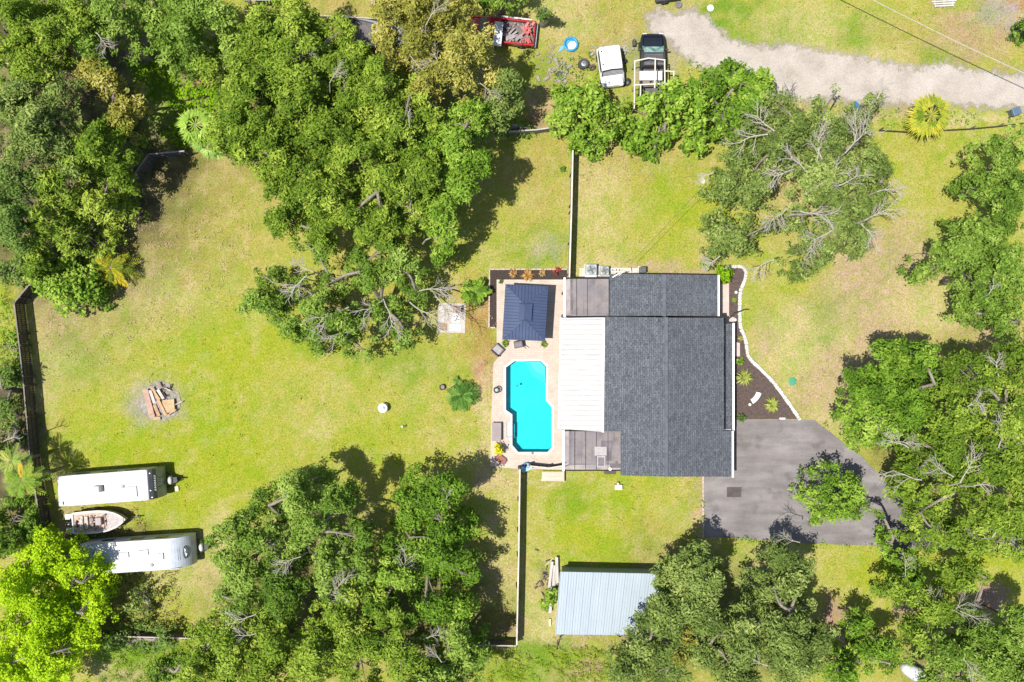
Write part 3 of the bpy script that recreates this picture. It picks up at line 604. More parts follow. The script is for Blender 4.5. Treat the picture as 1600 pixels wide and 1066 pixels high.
fence('wooden_fence', [(795, 206), (840, 203), (874, 198)], 1.5, 'short pale rail fence half hidden by the shrubs north of the small lawn', 'fence', (.26, .23, .19), rail_in=1, cap=((.42, .38, .33), .1))
fence('wooden_gate', [(828, 728.5), (858, 731.5), (880, 728)], 1.2, 'low dark wooden gate between the pool deck and the south steps', 'gate', (.10, .08, .065), slat=.2, rail_in=1, cap=((.52, .46, .38), .09))
fence('yard_fence', [(380, 17), (440, 24), (485, 24), (560, 28), (600, 30)], 1.3, 'pale broken rail fence among the treetops at the top left', 'fence', (.30, .24, .18), slat=.4, cap=((.42, .36, .3), .1))
wf = empty('wire_fence', P(1374, 203), 0, 'low dark wire fence with thin posts along the north lawn beside the gravel road', 'fence'); FO = Vector(wf.location)
mb = MB(); wp = [(1374, 203), (1420, 206), (1516, 201), (1560, 197), (1625, 189)]
for z in (.25, .6, .95): mb.tube([P(x, y, z) - FO for x, y in wp], .025, 4)
mb.build('wire', M((.08, .07, .055), .7, name='wire'), wf)
for i in range(len(wp) - 1):
    A, B = P(*wp[i]), P(*wp[i + 1]); k = max(1, int((B - A).length / 2.2))
    for j in range(k):
        p = A.lerp(B, j / k) - FO; MB().tube([(p.x, p.y, 0), (p.x, p.y, 1.05)], .05, 6).build('post', M((.22, .18, .13), .9, name='old_post'), wf)
mb = MB()
for k in range(3): p = P(864, 738.5 + k * 4); mb.box((p.x, p.y, .30 - k * .11), (1.75, .24, .05)); mb.box((p.x, p.y + .08, .2 - k * .08), (1.7, .04, .18))
mb.box(P(864, 750) + Vector((0, 0, .04)), (1.85, .16, .08)); mb.box(P(880.5, 743) + Vector((0, 0, .3)), (.07, .9, .5))
tag(mb.build('wooden_steps', M((.52, .43, .34), .85, name='step_wood', stretch=(.4, 4, 1))), 'pale wooden steps going down from the gate to the south lawn', 'steps')
# overhead cable with its poles outside the picture
mb = MB(); pa, pb = P(1300, -33, 5.6), P(1720, 168, 5.6)
mb.tube([pa.lerp(pb, i / 20) + Vector((0, 0, -.5 * math.sin(math.pi * i / 20))) for i in range(21)], .034, 6)
tag(mb.build('overhead_cable', M((.42, .40, .33), .5, name='cable')), 'pale overhead cable crossing the top right corner above the grass', 'cable')
mb = MB(); pa, pb = P(985, 412, 2.8), P(1110, 280, 4.6)
mb.tube([pa.lerp(pb, i / 12) + Vector((0, 0, -.25 * math.sin(math.pi * i / 12))) for i in range(13)], .014, 4)
tag(mb.build('service_cable', M((.12, .12, .08), .6, name='dark_cable')), 'thin dark service cable from the house roof to the bare oak', 'cable')
# ------------------------------------------------------------------ travel trailers
def trailer(name, a0, a1, wd, rz, label, dark, roofitems):
    A, B = Vector(a0), Vector(a1); L = (B - A).length; o = empty(name, ((A + B) / 2).to_3d(), rz, label, 'travel trailer')
    o.location.z = 0; h = L / 2
    white = M((.44, .44, .45), .45, var=.05, scale=1, bmp=.05, name='trailer_shell'); capm = M((.055, .06, .068), .35, name='dark_cap', var=.2) if dark else M((.42, .46, .52), .35, name='grey_cap', var=.12)
    prof = [(-h, .55), (-h, 2.75), (-h + .15, 2.9), (h - .85, 2.92), (h - .62, 2.88)]
    front = [(h - .62, 2.88), (h - .32, 2.68), (h - .12, 2.2), (h - .02, 1.5), (h - .0, .55)] if dark else [(h - 1.7 + 1.7 * math.sin(t_), 1.0 + 1.9 * math.cos(t_)) for t_ in np.linspace(0, math.pi / 2, 14)] + [(h, .55)]
    if not dark: prof = [(-h, .55), (-h, 2.75), (-h + .15, 2.9), (h - 1.7, 2.9)]
    def ext(pts, w0, c=None): 
        m_ = MB(); n_ = len(pts); m_.add([(x, -w0, z) for x, z in pts] + [(x, w0, z) for x, z in pts], [tuple(range(n_)), tuple(range(n_, 2 * n_))[::-1]] + [(i, n_ + i, n_ + (i + 1) % n_, (i + 1) % n_) for i in range(n_)]); return m_
    fx = prof[-1][0]
    ext(prof + [(fx, .55)], wd / 2).build('body', white, o, bevel=.05)
    ext(front + [(fx, .55)], wd / 2 - .005).build('front_cap', capm, o, bevel=.06)
    if dark:
        st = M((.26, .30, .28), .4, name='stripe')
        ext([(h - .13, 2.24), (h + .012, 1.5), (h + .03, .6), (h - .2, .6), (h - .3, 2.2)], wd / 2 - .03).build('front_panel', st, o)
        mb = MB()
        for dy, an in ((-.25, .04), (.02, -.06), (.4, .02)): mb.box((h - .0, dy, 1.55), (.06, .03, 1.3), 0, R(-6), an * 4)
        mb.build('stripe', M((.12, .15, .14), .4, name='stripe_dark'), o)
        # white lettering, too small in the photograph to be legible: a row of letter strokes
        mb = MB(); r = random.Random(3); yy = .62
        for s_ in range(7):
            for q_ in ((0, .0), (.09, .03), (.05, -.04)):
                mb.box((h - .215 + q_[1], yy - q_[0] * .9, 2.48 - q_[1] * 1.2), (.11 if q_[0] == 0 else .05, .045, .02), 0, R(52))
            yy -= .175
        mb.build('lettering', M((.8, .8, .8), .5, name='letter'), o)
        for yy, zz, xx in ((.85, 2.78, -.48), (-.45, 2.8, -.5), (-.98, 2.74, -.44)): MB().box((h + xx + .02, yy, zz + .02), (.09, .07, .05)).build('marker_light', M((.7, .7, .66), .4, name='marker'), o)
    else:
        mb = MB(); 
        for k in range(20):
            a = k / 20 * 6.28; a2 = (k + 1) / 20 * 6.28; f = lambda t: Vector((h - .40 + math.cos(t) * .12, -.05 + math.sin(t) * .46, 2.25 - math.cos(t) * .14)); mb.tube([f(a), f(a2)], .045, 5)
        mb.build('emblem_ring', M((.08, .10, .11), .4, name='emblem'), o)
        mb = MB(); mb.tube([(h - .46, .25, 2.32), (h - .38, .12, 2.25), (h - .44, 0, 2.31)], .05, 5); mb.tube([(h - .42, -.08, 2.29), (h - .32, -.2, 2.18), (h - .38, -.34, 2.25)], .06, 5)
        mb.build('emblem_mark', M((.75, .76, .74), .4, name='emblem_light'), o)
        mb = MB(); mb.box((h - 1.68, 0, 2.915), (.05, wd - .1, .02)); mb.box((h - .75, -.1, 2.59), (.03, .9, .02), .04, R(34)); mb.box((h - .85, -.15, 2.66), (.02, .9, .02), .04, R(30)); mb.build('seam', M((.38, .40, .43), .5, name='seam'), o)
    mb = MB()
    for s_ in (-1, 1): mb.box((0, s_ * (wd / 2 - .02), 2.9), (L - 1.5, .06, .03)); mb.box((-.2, s_ * (wd / 2 + .012), 1.2), (L - 1.2, .02, .25))
    mb.build('side_trim', M((.32, .34, .35), .5, name='trim_grey'), o)
    for s_ in (-1, 1):
        for x in (-h * .55, 0, h * .45):
            f = MB().box((x, s_ * (wd / 2 + .02), 1.9), (.9, .04, .55)).build('window', M((.03, .035, .04), .2, name='tint_glass'), o)
        for x in (-.9, -.05):
            wl = MB().torus((x, s_ * (wd / 2 - .15), .36), .24, .11, 'Y').build('wheel', M((.02, .02, .02), .8, name='tyre'), o)
    MB().box((0, 0, .5), (L, wd - .4, .12)).build('chassis', M((.03, .03, .03), .7, name='chassis'), o)
    mb = MB(); mb.tube([(h, -.6, .5), (h + 1.15, 0, .5), (h, .6, .5)], .05, 5); mb.tube([(h + 1.0, 0, .5), (h + 1.35, 0, .5)], .06, 6); mb.tube([(h + .95, 0, .1), (h + .95, 0, 1.0)], .05, 6); mb.box((h + .75, .0, .68), (.35, .42, .26)); mb.box((h + .98, .0, .95), (.1, .12, .2)); mb.build('hitch', M((.02, .02, .02), .6, name='hitch'), o)
    mb = MB().lathe([(.20, .5), (.23, .6), (.23, .95), (.18, 1.05), (.05, 1.1)], (0, 0, 0), 16)
    mb.v = [(h + .42 + x * .75, y * 1.35, z) for x, y, z in mb.v]; mb.build('propane_cover', M((.45, .46, .44), .5, name='propane'), o, smooth=False)
    for it in roofitems:
        kind, x, y, sx, sy = it; z0 = 2.93
        if kind == 'box':
            f = MB().box((x, y, z0 + .14), (sx, sy, .28)).build('roof_air_conditioner', M((.34, .34, .35), .5, name='ac_cover'), o, bevel=.07); MB().box((x + sx * .28, y, z0 + .15), (sx * .36, sy * .86, .30)).build('grille', M((.09, .09, .10), .6, name='ac_grille'), f, bevel=.04)
        if kind == 'vent':
            f = MB().box((x, y, z0 + .05), (sx, sy, .10)).build('roof_vent', M((.20, .21, .24), .4, name='vent'), o, bevel=.02)
            mb = MB()
            for j in range(6): mb.box((x - sx * .4 + j * sx * .16, y, z0 + .105), (.02, sy * .86, .01))
            mb.build('vent_slat', M((.36, .37, .40), .4, name='vent_slat'), f)
        if kind == 'pipe': MB().lathe([(.15, 0), (.15, .05), (.08, .07), (.07, .12)], (x, y, z0), 14).build('roof_pipe', M((.3, .3, .31), .5, name='pipe'), o)
        if kind == 'hatch': MB().box((x, y, z0 + .05), (sx, sy, .1)).build('roof_hatch', M((.14, .17, .22), .3, name='hatch'), o, bevel=.02)
        if kind == 'rod': MB().tube([(x, y, z0 + .05), (x + sx, y + .04, z0 + .06), (x + sx + .02, y - sy, z0 + .06)], .035, 5).build('antenna', M((.28, .28, .3), .5, name='antenna'), o)
    return o
trailer('travel_trailer', (-34.35, -11.35), (-26.85, -10.83), 2.28, R(4.3), 'white travel trailer with dark front cap, nearest the burn pile', True,
        [('box', -.55, .0, .68, .52), ('pipe', 1.25, .02, 0, 0), ('vent', 1.92, -.42, .78, .82), ('vent', -3.45, -.9, .3, .25)])
trailer('travel_trailer', (-32.6, -16.55), (-24.45, -15.95), 2.32, R(3.7), 'white travel trailer with round front emblem, half under the lime-green tree', False,
        [('hatch', -.75, .15, .78, .42), ('rod', .35, .4, .75, .35), ('vent', 2.05, -.12, .42, .52), ('pipe', 1.3, -.75, 0, 0), ('box', -3.6, .45, .5, .4), ('pipe', -2.9, .5, 0, 0)])
o = MB().box((0, 0, .07), (.3, .38, .14), .1).build('wood_block', M((.6, .56, .38), .8, name='block'), loc=P(276.5, 763.5)); tag(o, 'pale yellow block on the grass by the upper trailer hitch', 'block')
# boat
bo = empty('motorboat', P(163, 811), R(4.5), 'weathered white motorboat with open cockpit on a trailer between the campers', 'boat')
hull = M((.58, .55, .53), .6, var=.3, scale=3, name='gelcoat', c2=(.42, .36, .33))
xsb = [-2.0, -1.6, -1.0, 0, .7, 1.3, 1.7, 1.95, 2.08]; wsb = [.80, .86, .88, .88, .80, .60, .38, .17, .02]
rings = [[(x, -w_ * .55, .45 + .08 * max(0, x)), (x, -w_ * .95, .75), (x, -w_, 1.25), (x, w_, 1.25), (x, w_ * .95, .75), (x, w_ * .55, .45 + .08 * max(0, x))] for x, w_ in zip(xsb, wsb)]
MB().loft(rings).build('hull', hull, bo)
deckm = M((.50, .46, .45), .7, var=.45, scale=7, name='dirty_deck', c2=(.30, .26, .25))
dp = [(x, w_ - .06) for x, w_ in zip(xsb, wsb) if x >= .75 and x < 2.05]; dp = [(.75, .74)] + dp
MB().prism([(x, -w_) for x, w_ in dp] + [(x, w_) for x, w_ in dp[::-1]], 1.252, 1.31).build('foredeck', deckm, bo)
MB().prism([(x, -max(0, w_ - .2)) for x, w_ in zip(xsb[:5], wsb)] + [(x, max(0, w_ - .2)) for x, w_ in zip(xsb[:5][::-1], wsb[:5][::-1])], 1.252, 1.27).build('cockpit_floor', M((.46, .35, .27), .8, var=.4, scale=5, name='tan_floor'), bo)
mb = MB(); mb.tube([(-1.9, -.74, 1.33)] + [(x, -w_ + .05, 1.33) for x, w_ in zip(xsb[1:], wsb[1:-1])], .06, 5); mb.tube([(-1.9, .74, 1.33)] + [(x, w_ - .05, 1.33) for x, w_ in zip(xsb[1:], wsb[1:-1])], .06, 5); mb.tube([(-1.92, -.74, 1.33), (-1.92, .74, 1.33)], .07, 5); mb.build('gunwale', M((.66, .64, .62), .5, name='gunwale', var=.15), bo)
sm = M((.50, .42, .37), .7, name='boat_seat', var=.3)
for x, sx, sy, zz in ((-1.25, .3, 1.1, .16), (-.85, .28, .95, .2)): MB().box((x, 0, 1.27 + zz / 2), (sx, sy, zz)).build('bench_seat', sm, bo, bevel=.04)
for y in (-.3, .3): MB().box((-.35, y * .7, 1.4), (.22, .3, .3)).build('bucket_seat', M((.2, .15, .16), .6, name='dark_seat'), bo, bevel=.05)
MB().box((.12, .05, 1.42), (.5, .62, .36)).build('console', M((.26, .2, .21), .5, name='console', var=.35), bo, bevel=.06)
MB().box((-1.62, -.03, 1.29), (.12, .55, .05)).build('stern_well', M((.03, .02, .02), .7, name='well'), bo)
mb = MB(); r = random.Random(21)
for k in range(16): mb.box((r.uniform(-1.5, .6), r.uniform(-.6, .6), 1.32 + r.random() * .12), (r.uniform(.05, .3), r.uniform(.04, .16), r.uniform(.04, .12)), r.uniform(0, 3.1))
mb.build('deck_clutter', M((.26, .19, .17), .8, name='clutter', var=.6, scale=9), bo)
mb = MB(); mb.tube([(.42, -.6, 1.32), (.55, -.3, 1.5), (.58, .1, 1.52), (.5, .5, 1.35)], .03, 5); mb.build('windscreen', M((.12, .1, .12), .3, name='screen'), bo)
for y in (-.55, .52): MB().box((-2.35, y, 1.0), (.55, .42, .1)).build('swim_platform', M((.62, .6, .58), .6, name='platform', var=.2), bo, bevel=.03)
mb = MB(); mb.loft([[(-2.55, -.13, .9), (-2.55, .13, .9), (-2.1, .11, .9), (-2.1, -.11, .9)], [(-2.6, -.15, 1.3), (-2.6, .15, 1.3), (-2.05, .12, 1.3), (-2.05, -.12, 1.3)], [(-2.5, -.08, 1.45), (-2.5, .08, 1.45), (-2.15, .08, 1.45), (-2.15, -.08, 1.45)]]); mb.build('outboard_motor', M((.03, .03, .035), .4, name='motor'), bo, bevel=.03)
mb = MB(); mb.tube([(-2, -.6, .35), (1.2, -.5, .35), (2.6, 0, .4), (1.2, .5, .35), (-2, .6, .35)], .05, 5); mb.tube([(2.5, 0, .4), (3.0, 0, .42)], .05, 5); mb.torus((-.6, .88, .3), .2, .09, 'Y'); mb.torus((-.6, -.88, .3), .2, .09, 'Y'); mb.build('boat_trailer', M((.1, .1, .1), .6, name='galvanised'), bo)
# ------------------------------------------------------------------ road vehicles
def rr(w_, z0, z1, x, r_=.12): return [(x, -w_ + r_ * .4, z0), (x, -w_, z0 + .12), (x, -w_, z1 - r_), (x, -w_ + r_, z1), (x, w_ - r_, z1), (x, w_, z1 - r_), (x, w_, z0 + .12), (x, w_ - r_ * .4, z0)]
TYRE = M((.022, .022, .022), .85, name='tyre', bmp=.4); GLASS = M((.03, .05, .05), .08, name='car_glass')
def wheels(o, xs_, w_, r_=.37):
    for x in xs_:
        for s_ in (-1, 1):
            t = MB().torus((x, s_ * (w_ - .08), r_), r_ - .11, .12, 'Y').build('wheel', TYRE, o); mb = MB(); mb.lathe([(.2, -.07), (.22, 0), (.1, .07)], (0, 0, 0), 12); mb.v = [(x + a, s_ * (w_ - .08) + c, r_ + b) for a, b, c in mb.v]; mb.build('rim', M((.35, .35, .36), .3, .7, name='rim'), t)
def pickup(name, loc, rz, label, paint, capc=None, glass=GLASS, bedc=(.12, .11, .11)):
    o = empty(name, loc, rz, label, 'pickup truck'); pm = M(paint, .28, name='car_paint', var=.18, scale=1.5, bmp=.02); w_ = .98
    MB().loft([rr(w_ * f, .42, z, x) for x, f, z in ((2.62, .72, .85), (2.55, .84, 1.0), (2.3, .93, 1.06), (1.6, .99, 1.12), (1.1, 1, 1.16), (1.0, 1, 1.12), (-.1, 1, 1.12))]).build('body', pm, o)
    MB().loft([rr(w_ * .8, 1.08, z, x, .08) for x, z in ((2.3, 1.10), (1.95, 1.17), (1.5, 1.22))]).build('hood', pm, o)
    MB().loft([[(1.6, -.84, 1.15), (1.0, -.72, 1.68), (1.0, .72, 1.68), (1.6, .84, 1.15)], [(1.54, -.84, 1.11), (.94, -.72, 1.62), (.94, .72, 1.62), (1.54, .84, 1.11)]]).build('windscreen', glass, o)
    MB().loft([[(x, -a, 1.1), (x2, -b_, zt - .04), (x2, -b_ + .08, zt), (x2, b_ - .08, zt), (x2, b_, zt - .04), (x, a, 1.1)] for x, x2, a, b_, zt in ((1.48, .98, .9, .76, 1.68), (1.0, .75, .92, .78, 1.74), (.2, .2, .92, .78, 1.74), (-.12, -.02, .9, .76, 1.68))]).build('cab', M(capc, .4, name='cab_roof', var=.15) if capc else pm, o)
    for s_ in (-1, 1): MB().box((.5, s_ * .86, 1.38), (.8, .04, .36), 0, 0, s_ * .22).build('side_window', GLASS, o); MB().box((1.3, s_ * 1.06, 1.15), (.12, .22, .16)).build('mirror', M((.02, .02, .02), .5, name='mirror'), o); MB().box((2.58, s_ * .62, .9), (.1, .3, .16)).build('headlight', M((.6, .62, .6), .15, name='lamp_glass'), o); MB().box((-2.72, s_ * .86, .9), (.06, .14, .35)).build('tail_light', M((.4, .02, .015), .3, name='tail_glass'), o)
    MB().box((-1.4, 0, .62), (2.6, 1.9, .1)).build('bed_floor', M(bedc, .8, var=.4, name='bed_liner'), o)
    for s_ in (-1, 1): MB().box((-1.4, s_ * .9, .85), (2.6, .15, .56)).build('bed_side', pm, o, bevel=.03)
    MB().box((-2.68, 0, .85), (.08, 1.8, .54)).build('tailgate', pm, o, bevel=.02)
    MB().box((-2.82, 0, .55), (.16, 1.85, .18)).build('bumper', M((.3, .3, .3), .4, .6, name='bumper'), o)
    wheels(o, (1.75, -1.75), w_); return o
tg, nt, b = nmat('teal_glass'); v = coords(nt); nt.links.new(ramp(nt, noise(nt, v, 3, 4), [(.35, (.04, .13, .12)), (.6, (.28, .42, .38))]), b.inputs['Base Color']); b.inputs['Roughness'].default_value = .12
t = pickup('pickup_truck', P(1017.5, 110), R(90), 'black pickup truck with teal windscreen parked by the gravel road', (.010, .012, .02), (.05, .05, .058), tg)
mb = MB()
for y in (-.35, 0.05, .4): mb.box((.4, y, 1.77), (.7, .02, .04))
for x in (.05, .75): mb.box((x, 0, 1.76), (.04, 1.3, .05))
mb.build('roof_rack', M((.14, .14, .15), .5, name='rack'), t)
o = MB().box((0, 0, 0), (1.75, .72, .08)).build('white_board', M((.55, .55, .55), .5, name='white_panel', var=.06), loc=tuple(P(1017, 118.5, 1.30)), bevel=.01); tag(o, 'wide white board lying across the bed of the black pickup', 'board')
o = MB().box((-.4, 0, 0), (.6, .5, .25)).box((.4, .03, 0), (.55, .55, .2)).build('storage_box', M((.28, .2, .17), .8, name='cardboard', var=.3), loc=tuple(P(1017, 128, .85))); tag(o, 'brown boxes in the bed of the black pickup', 'boxes')
fr_ = empty('pipe_scaffold', P(1015, 130), 0, 'cream pipe frame standing over the black pickup and the shrubs', 'pipe frame'); PO = Vector(fr_.location); pm = M((.60, .55, .45), .55, name='cream_pipe', var=.1)
def pp(name, *pts): MB().tube([P(x, y, z) - PO for x, y, z in pts], .055, 6).build(name, pm, fr_)
zf = 2.35
pp('side_rail', (992, 95, zf), (991, 170, zf)); pp('side_rail', (1038.5, 94, zf), (1039, 135, zf)); pp('centre_rail', (1024, 91, zf + .1), (1023, 138, zf + .1))
pp('cross_rail', (992, 95.5, zf), (1013, 91, zf + .1), (1039.5, 94, zf)); pp('cross_rail', (990, 133, zf), (1023, 131.5, zf + .1), (1053, 130, zf)); pp('cross_rail', (1008, 168, zf), (1029, 169, zf)); pp('side_rail', (1001, 133, zf), (1000.5, 152, zf)); pp('cross_rail', (1039, 111, zf), (1054, 112, zf)); pp('side_rail', (1053, 113, zf), (1052, 131, zf))
for x, y in ((992, 97), (1039, 97), (992, 132), (1052, 130), (991, 168)):
    p = P(x, y, zf); MB().tube([(p.x - PO.x, p.y - PO.y, 0), (p.x - PO.x, p.y - PO.y, zf)], .04, 6).build('post', pm, fr_)
# white van with its front towards the shrubs
vn = empty('white_van', P(953, 111), R(-82), 'white van with long blank roof parked left of the black pickup', 'van'); wp_ = M((.70, .71, .72), .35, name='van_paint', var=.06, bmp=.02); w_ = .92
MB().loft([rr(w_ * f, .35, z, x, .14) for x, f, z in ((1.42, .8, .75), (1.36, .9, .95), (1.15, .96, 1.05), (.55, 1, 1.2), (.5, 1, 1.2), (-1.5, 1, 1.2), (-1.58, .97, 1.15))]).build('body', wp_, vn)
MB().loft([[(a, -.86, 1.12), (a2, -b_, zt - .06), (a2, -b_ + .1, zt), (a2, b_ - .1, zt), (a2, b_, zt - .06), (a, .86, 1.12)] for a, a2, b_, zt in ((.62, .28, .78, 1.68), (.2, .1, .8, 1.74), (-1.4, -1.35, .8, 1.74), (-1.56, -1.5, .76, 1.68))]).build('roof', wp_, vn)
MB().loft([[(.66, -.82, 1.15), (.33, -.74, 1.66), (.33, .74, 1.66), (.66, .82, 1.15)], [(.6, -.82, 1.12), (.27, -.74, 1.6), (.27, .74, 1.6), (.6, .82, 1.12)]]).build('windscreen', M((.33, .34, .36), .15, name='sunshade_glass', var=.4, scale=6), vn)
mb = MB(); mb.tube([(.36, -.76, 1.68), (.30, 0, 1.72), (.36, .76, 1.68)], .05, 5); mb.tube([(.36, -.76, 1.66), (.66, -.82, 1.2)], .035, 5); mb.build('windscreen_seal', M((.02, .02, .02), .6, name='seal_black'), vn)
MB().loft([rr(.76, 1.1, z, x, .1) for x, z in ((1.3, .98), (1.05, 1.12), (.68, 1.22))]).build('hood', M((.50, .50, .53), .35, name='van_hood', var=.2), vn)
for y, x in ((-.66, -1.15), (-.66, -.15)): MB().box((x, y, 1.75), (.14, .1, .03)).build('roof_hole', M((.02, .02, .02), .8, name='dark_hole'), vn)
for s_ in (-1, 1):
    MB().box((-.45, s_ * .86, 1.4), (1.6, .04, .34), 0, 0, s_ * .12).build('side_window', GLASS, vn); MB().box((1.4, s_ * .6, .82), (.08, .28, .16)).build('headlight', M((.6, .62, .6), .15, name='lamp_glass'), vn)
wheels(vn, (.95, -1.0), w_, .33)
# red pickup loaded with junk
t = pickup('pickup_truck', P(781, 53), R(174), 'old red pickup with white cab roof and scrap metal in its bed', (.36, .014, .02), None, bedc=(.16, .13, .13))
o = MB().box((0, 0, 0), (.66, 1.85, .05)).build('white_board', M((.55, .55, .55), .5, name='white_panel', var=.06), loc=tuple(P(778, 53, 1.80))); o.rotation_euler = (0, 0, R(174)); tag(o, 'white board laid across the cab roof of the red pickup', 'board')
mb = MB(); r = random.Random(15)
for i in range(20): mb.box((-1.8 - r.random() * .75, r.uniform(-.75, .75), 1.0 + r.random() * .25), (r.uniform(.2, .8), r.uniform(.06, .2), .06), r.uniform(.9, 2.2), r.uniform(-.2, .2))
o = mb.build('red_scrap', M((.42, .07, .06), .5, name='red_scrap', var=.4), loc=tuple(t.location)); o.rotation_euler = t.rotation_euler; tag(o, 'pinkish red metal pieces at the tail end of the red pickup bed', 'scrap')
jm = M((.30, .27, .27), .7, name='scrap', var=.5, scale=5)
mb = MB(); r = random.Random(5)
for i in range(30): mb.box((-.4 - r.random() * 1.9, r.uniform(-.7, .7), .75 + r.random() * .3), (r.uniform(.05, .9), r.uniform(.04, .3), .05), r.uniform(-1, 1), r.uniform(-.2, .2), r.uniform(-.2, .2))
o = mb.build('scrap_metal', jm, loc=tuple(t.location)); o.rotation_euler = t.rotation_euler; tag(o, 'tangle of grey scrap metal heaped in the bed of the red pickup', 'scrap')
mb = MB(); mb.tube([(-2.4, -.98, 1.25), (.0, -1.0, 1.3)], .07, 5)
o = mb.build('white_pipe', M((.6, .6, .58), .5, name='white_pipe2'), loc=tuple(t.location)); o.rotation_euler = t.rotation_euler; tag(o, 'long white pipe resting along the far side of the red pickup bed', 'pipe')
# grey car between the treetops, dark vehicle and loose wheel at the top edge
t = pickup('pickup_truck', P(592, 60), R(-12), 'dusty blue-grey pickup glimpsed in the gap between the top treetops', (.22, .24, .28), (.26, .28, .32))
o = empty('utility_trailer', P(1040, -4), R(8), 'dark utility trailer cut off by the top edge of the photo', 'trailer'); MB().box((0, -.02, .6), (1.9, .9, .3)).build('trailer_bed', M((.03, .03, .035), .6, name='dark_bed'), o, bevel=.03); MB().tube([(.9, 0, .55), (1.6, -.1, .5)], .05).build('tongue', M((.03, .03, .035), .6, name='dark_bed'), o); wheels(o, (-.2,), .55, .3)
def tyre(px, py, z, r_, label, c=(.03, .03, .032), tilt=0, group=None):
    o = empty('tyre', P(px, py) + Vector((0, 0, z)), 0, label, 'tyre', group); o.rotation_euler = (tilt, tilt * .5, 0)
    MB().torus((0, 0, .1), r_ - .1, .1).build('rubber', M(c, .85, name='rubber'), o); MB().lathe([(r_ - .14, .04), (r_ - .12, .12), (.1, .14), (.06, .1)], (0, 0, 0), 16).build('rim', M((.25, .26, .28), .4, .6, name='rim2', var=.4), o); return o
tyre(1060, 8, .02, .28, 'loose wheel on the gravel by the dark trailer at the top', (.18, .16, .15))
tyre(911, 102, .02, .42, 'lower big black tyre of the pair stacked left of the white van'); tyre(912, 101, .24, .40, 'upper big black tyre of the pair stacked left of the white van', (.05, .052, .055))
tyre(924.5, 105, .1, .3, 'brown worn tyre leaning beside the stacked black tyres', (.09, .07, .06), .9)
tyre(973, 96, .05, .36, 'black tyre standing at the right rear of the white van', tilt=1.0); tyre(979, 128, .05, .34, 'black tyre in the weeds at the right front of the white van', (.025, .03, .02), .6)
tyre(874, 116, .02, .24, 'small dark tyre among rubble north of the shrubs', (.06, .065, .07))
o = MB().box((0, 0, .25), (.2, .5, .5), .1).box((.25, -.02, .4), (.3, .06, .06)).build('metal_crate', M((.06, .04, .035), .6, name='rusty'), loc=P(990, 69), bevel=.02); tag(o, 'small dark brown crate left of the black pickup hood', 'crate')
mb = MB(); r = random.Random(8)
for i in range(34): mb.box((r.gauss(0, .8), r.gauss(0, .16), .06 + r.random() * .15), (r.uniform(.1, .6), r.uniform(.05, .2), .06), r.uniform(0, 3.1), r.uniform(-.2, .2))
tag(mb.build('scrap_pile', M((.30, .29, .26), .8, name='pale_scrap', var=.5, scale=6), loc=P(953, 80)), 'row of pale scrap pieces behind the white van', 'scrap')
mb = MB()
for i in range(40): mb.box((r.gauss(0, .6), r.gauss(0, 1.0), .05 + r.random() * .1), (r.uniform(.08, .5), r.uniform(.05, .25), .06), r.uniform(0, 3.1))
o = mb.build('rubble', M((.27, .245, .21), .9, name='rubble', var=.5, scale=6), loc=P(872, 106)); o.rotation_euler = (0, 0, .7); tag(o, 'scattered pale rubble between the treetops and the shrubs', 'rubble')
# blue paddling pool
pd = empty('paddling_pool', P(892, 70), .3, 'crumpled bright blue paddling pool with white bottom on the dry grass', 'paddling pool')
bl = M((.02, .24, .45), .4, name='blue_plastic', var=.2)
MB().torus((0, 0, .18), .5, .09, n=18).build('rim', bl, pd); MB().lathe([(.48, .02), (.48, .04), (.1, .05)], (0, 0, 0), 18).build('floor', bl, pd)
mb = MB(); mb.prism([(-.3, -.38), (.1, -.45), (.42, -.15), (.33, .15), (.0, .22), (-.25, .05)], .06, .10).build('lining', M((.62, .68, .72), .5, name='white_lining', var=.2), pd)
mb = MB(); mb.prism([(-1.15, -.3), (-.5, -.12), (-.48, .14), (-.8, .1)], .02, .06); mb.prism([(-.5, .1), (.1, .42), (.5, .3), (.45, .5), (0, .6), (-.4, .4)], .05, .09); mb.build('loose_flap', M((.10, .36, .52), .5, name='blue_flap', var=.3), pd)
# bits and pieces
def disc(name, px, py, r_, h, c, label, cat, rough=.6):
    return tag(MB().lathe([(r_, 0), (r_ * 1.03, h * .6), (r_ * .85, h), (r_ * .3, h * 1.15)], (0, 0, 0), 20).build(name, M(c, rough, name=name, var=.12), loc=P(px, py)), label, cat)
disc('ground_disc', 1110, 13, .26, .1, (.66, .66, .64), 'round white lid on the bright grass north of the gravel road', 'lid')
disc('utility_cover', 1238, 596, .30, .06, (.03, .24, .13), 'round green utility cover on the dry east lawn', 'cover')
disc('drain_cover', 1098, 283, .2, .03, (.5, .42, .34), 'small tan cover on the lawn west of the bare oak', 'cover')
o = empty('wooden_pallet', P(1474, 5), .05, 'pale weathered pallet and boards at the top edge of the photo', 'pallet')
for k in range(4): MB().box((0, -.25 + k * .18, .15), (1.9 - abs(k - 2) * .2, .12, .04)).build('slat', M((.48, .46, .42), .8, name='pallet_wood'), o)
for k in range(3): MB().box((-.7 + k * .7, 0, .06), (.1, .7, .12)).build('bearer', M((.3, .28, .25), .8, name='bearer'), o)
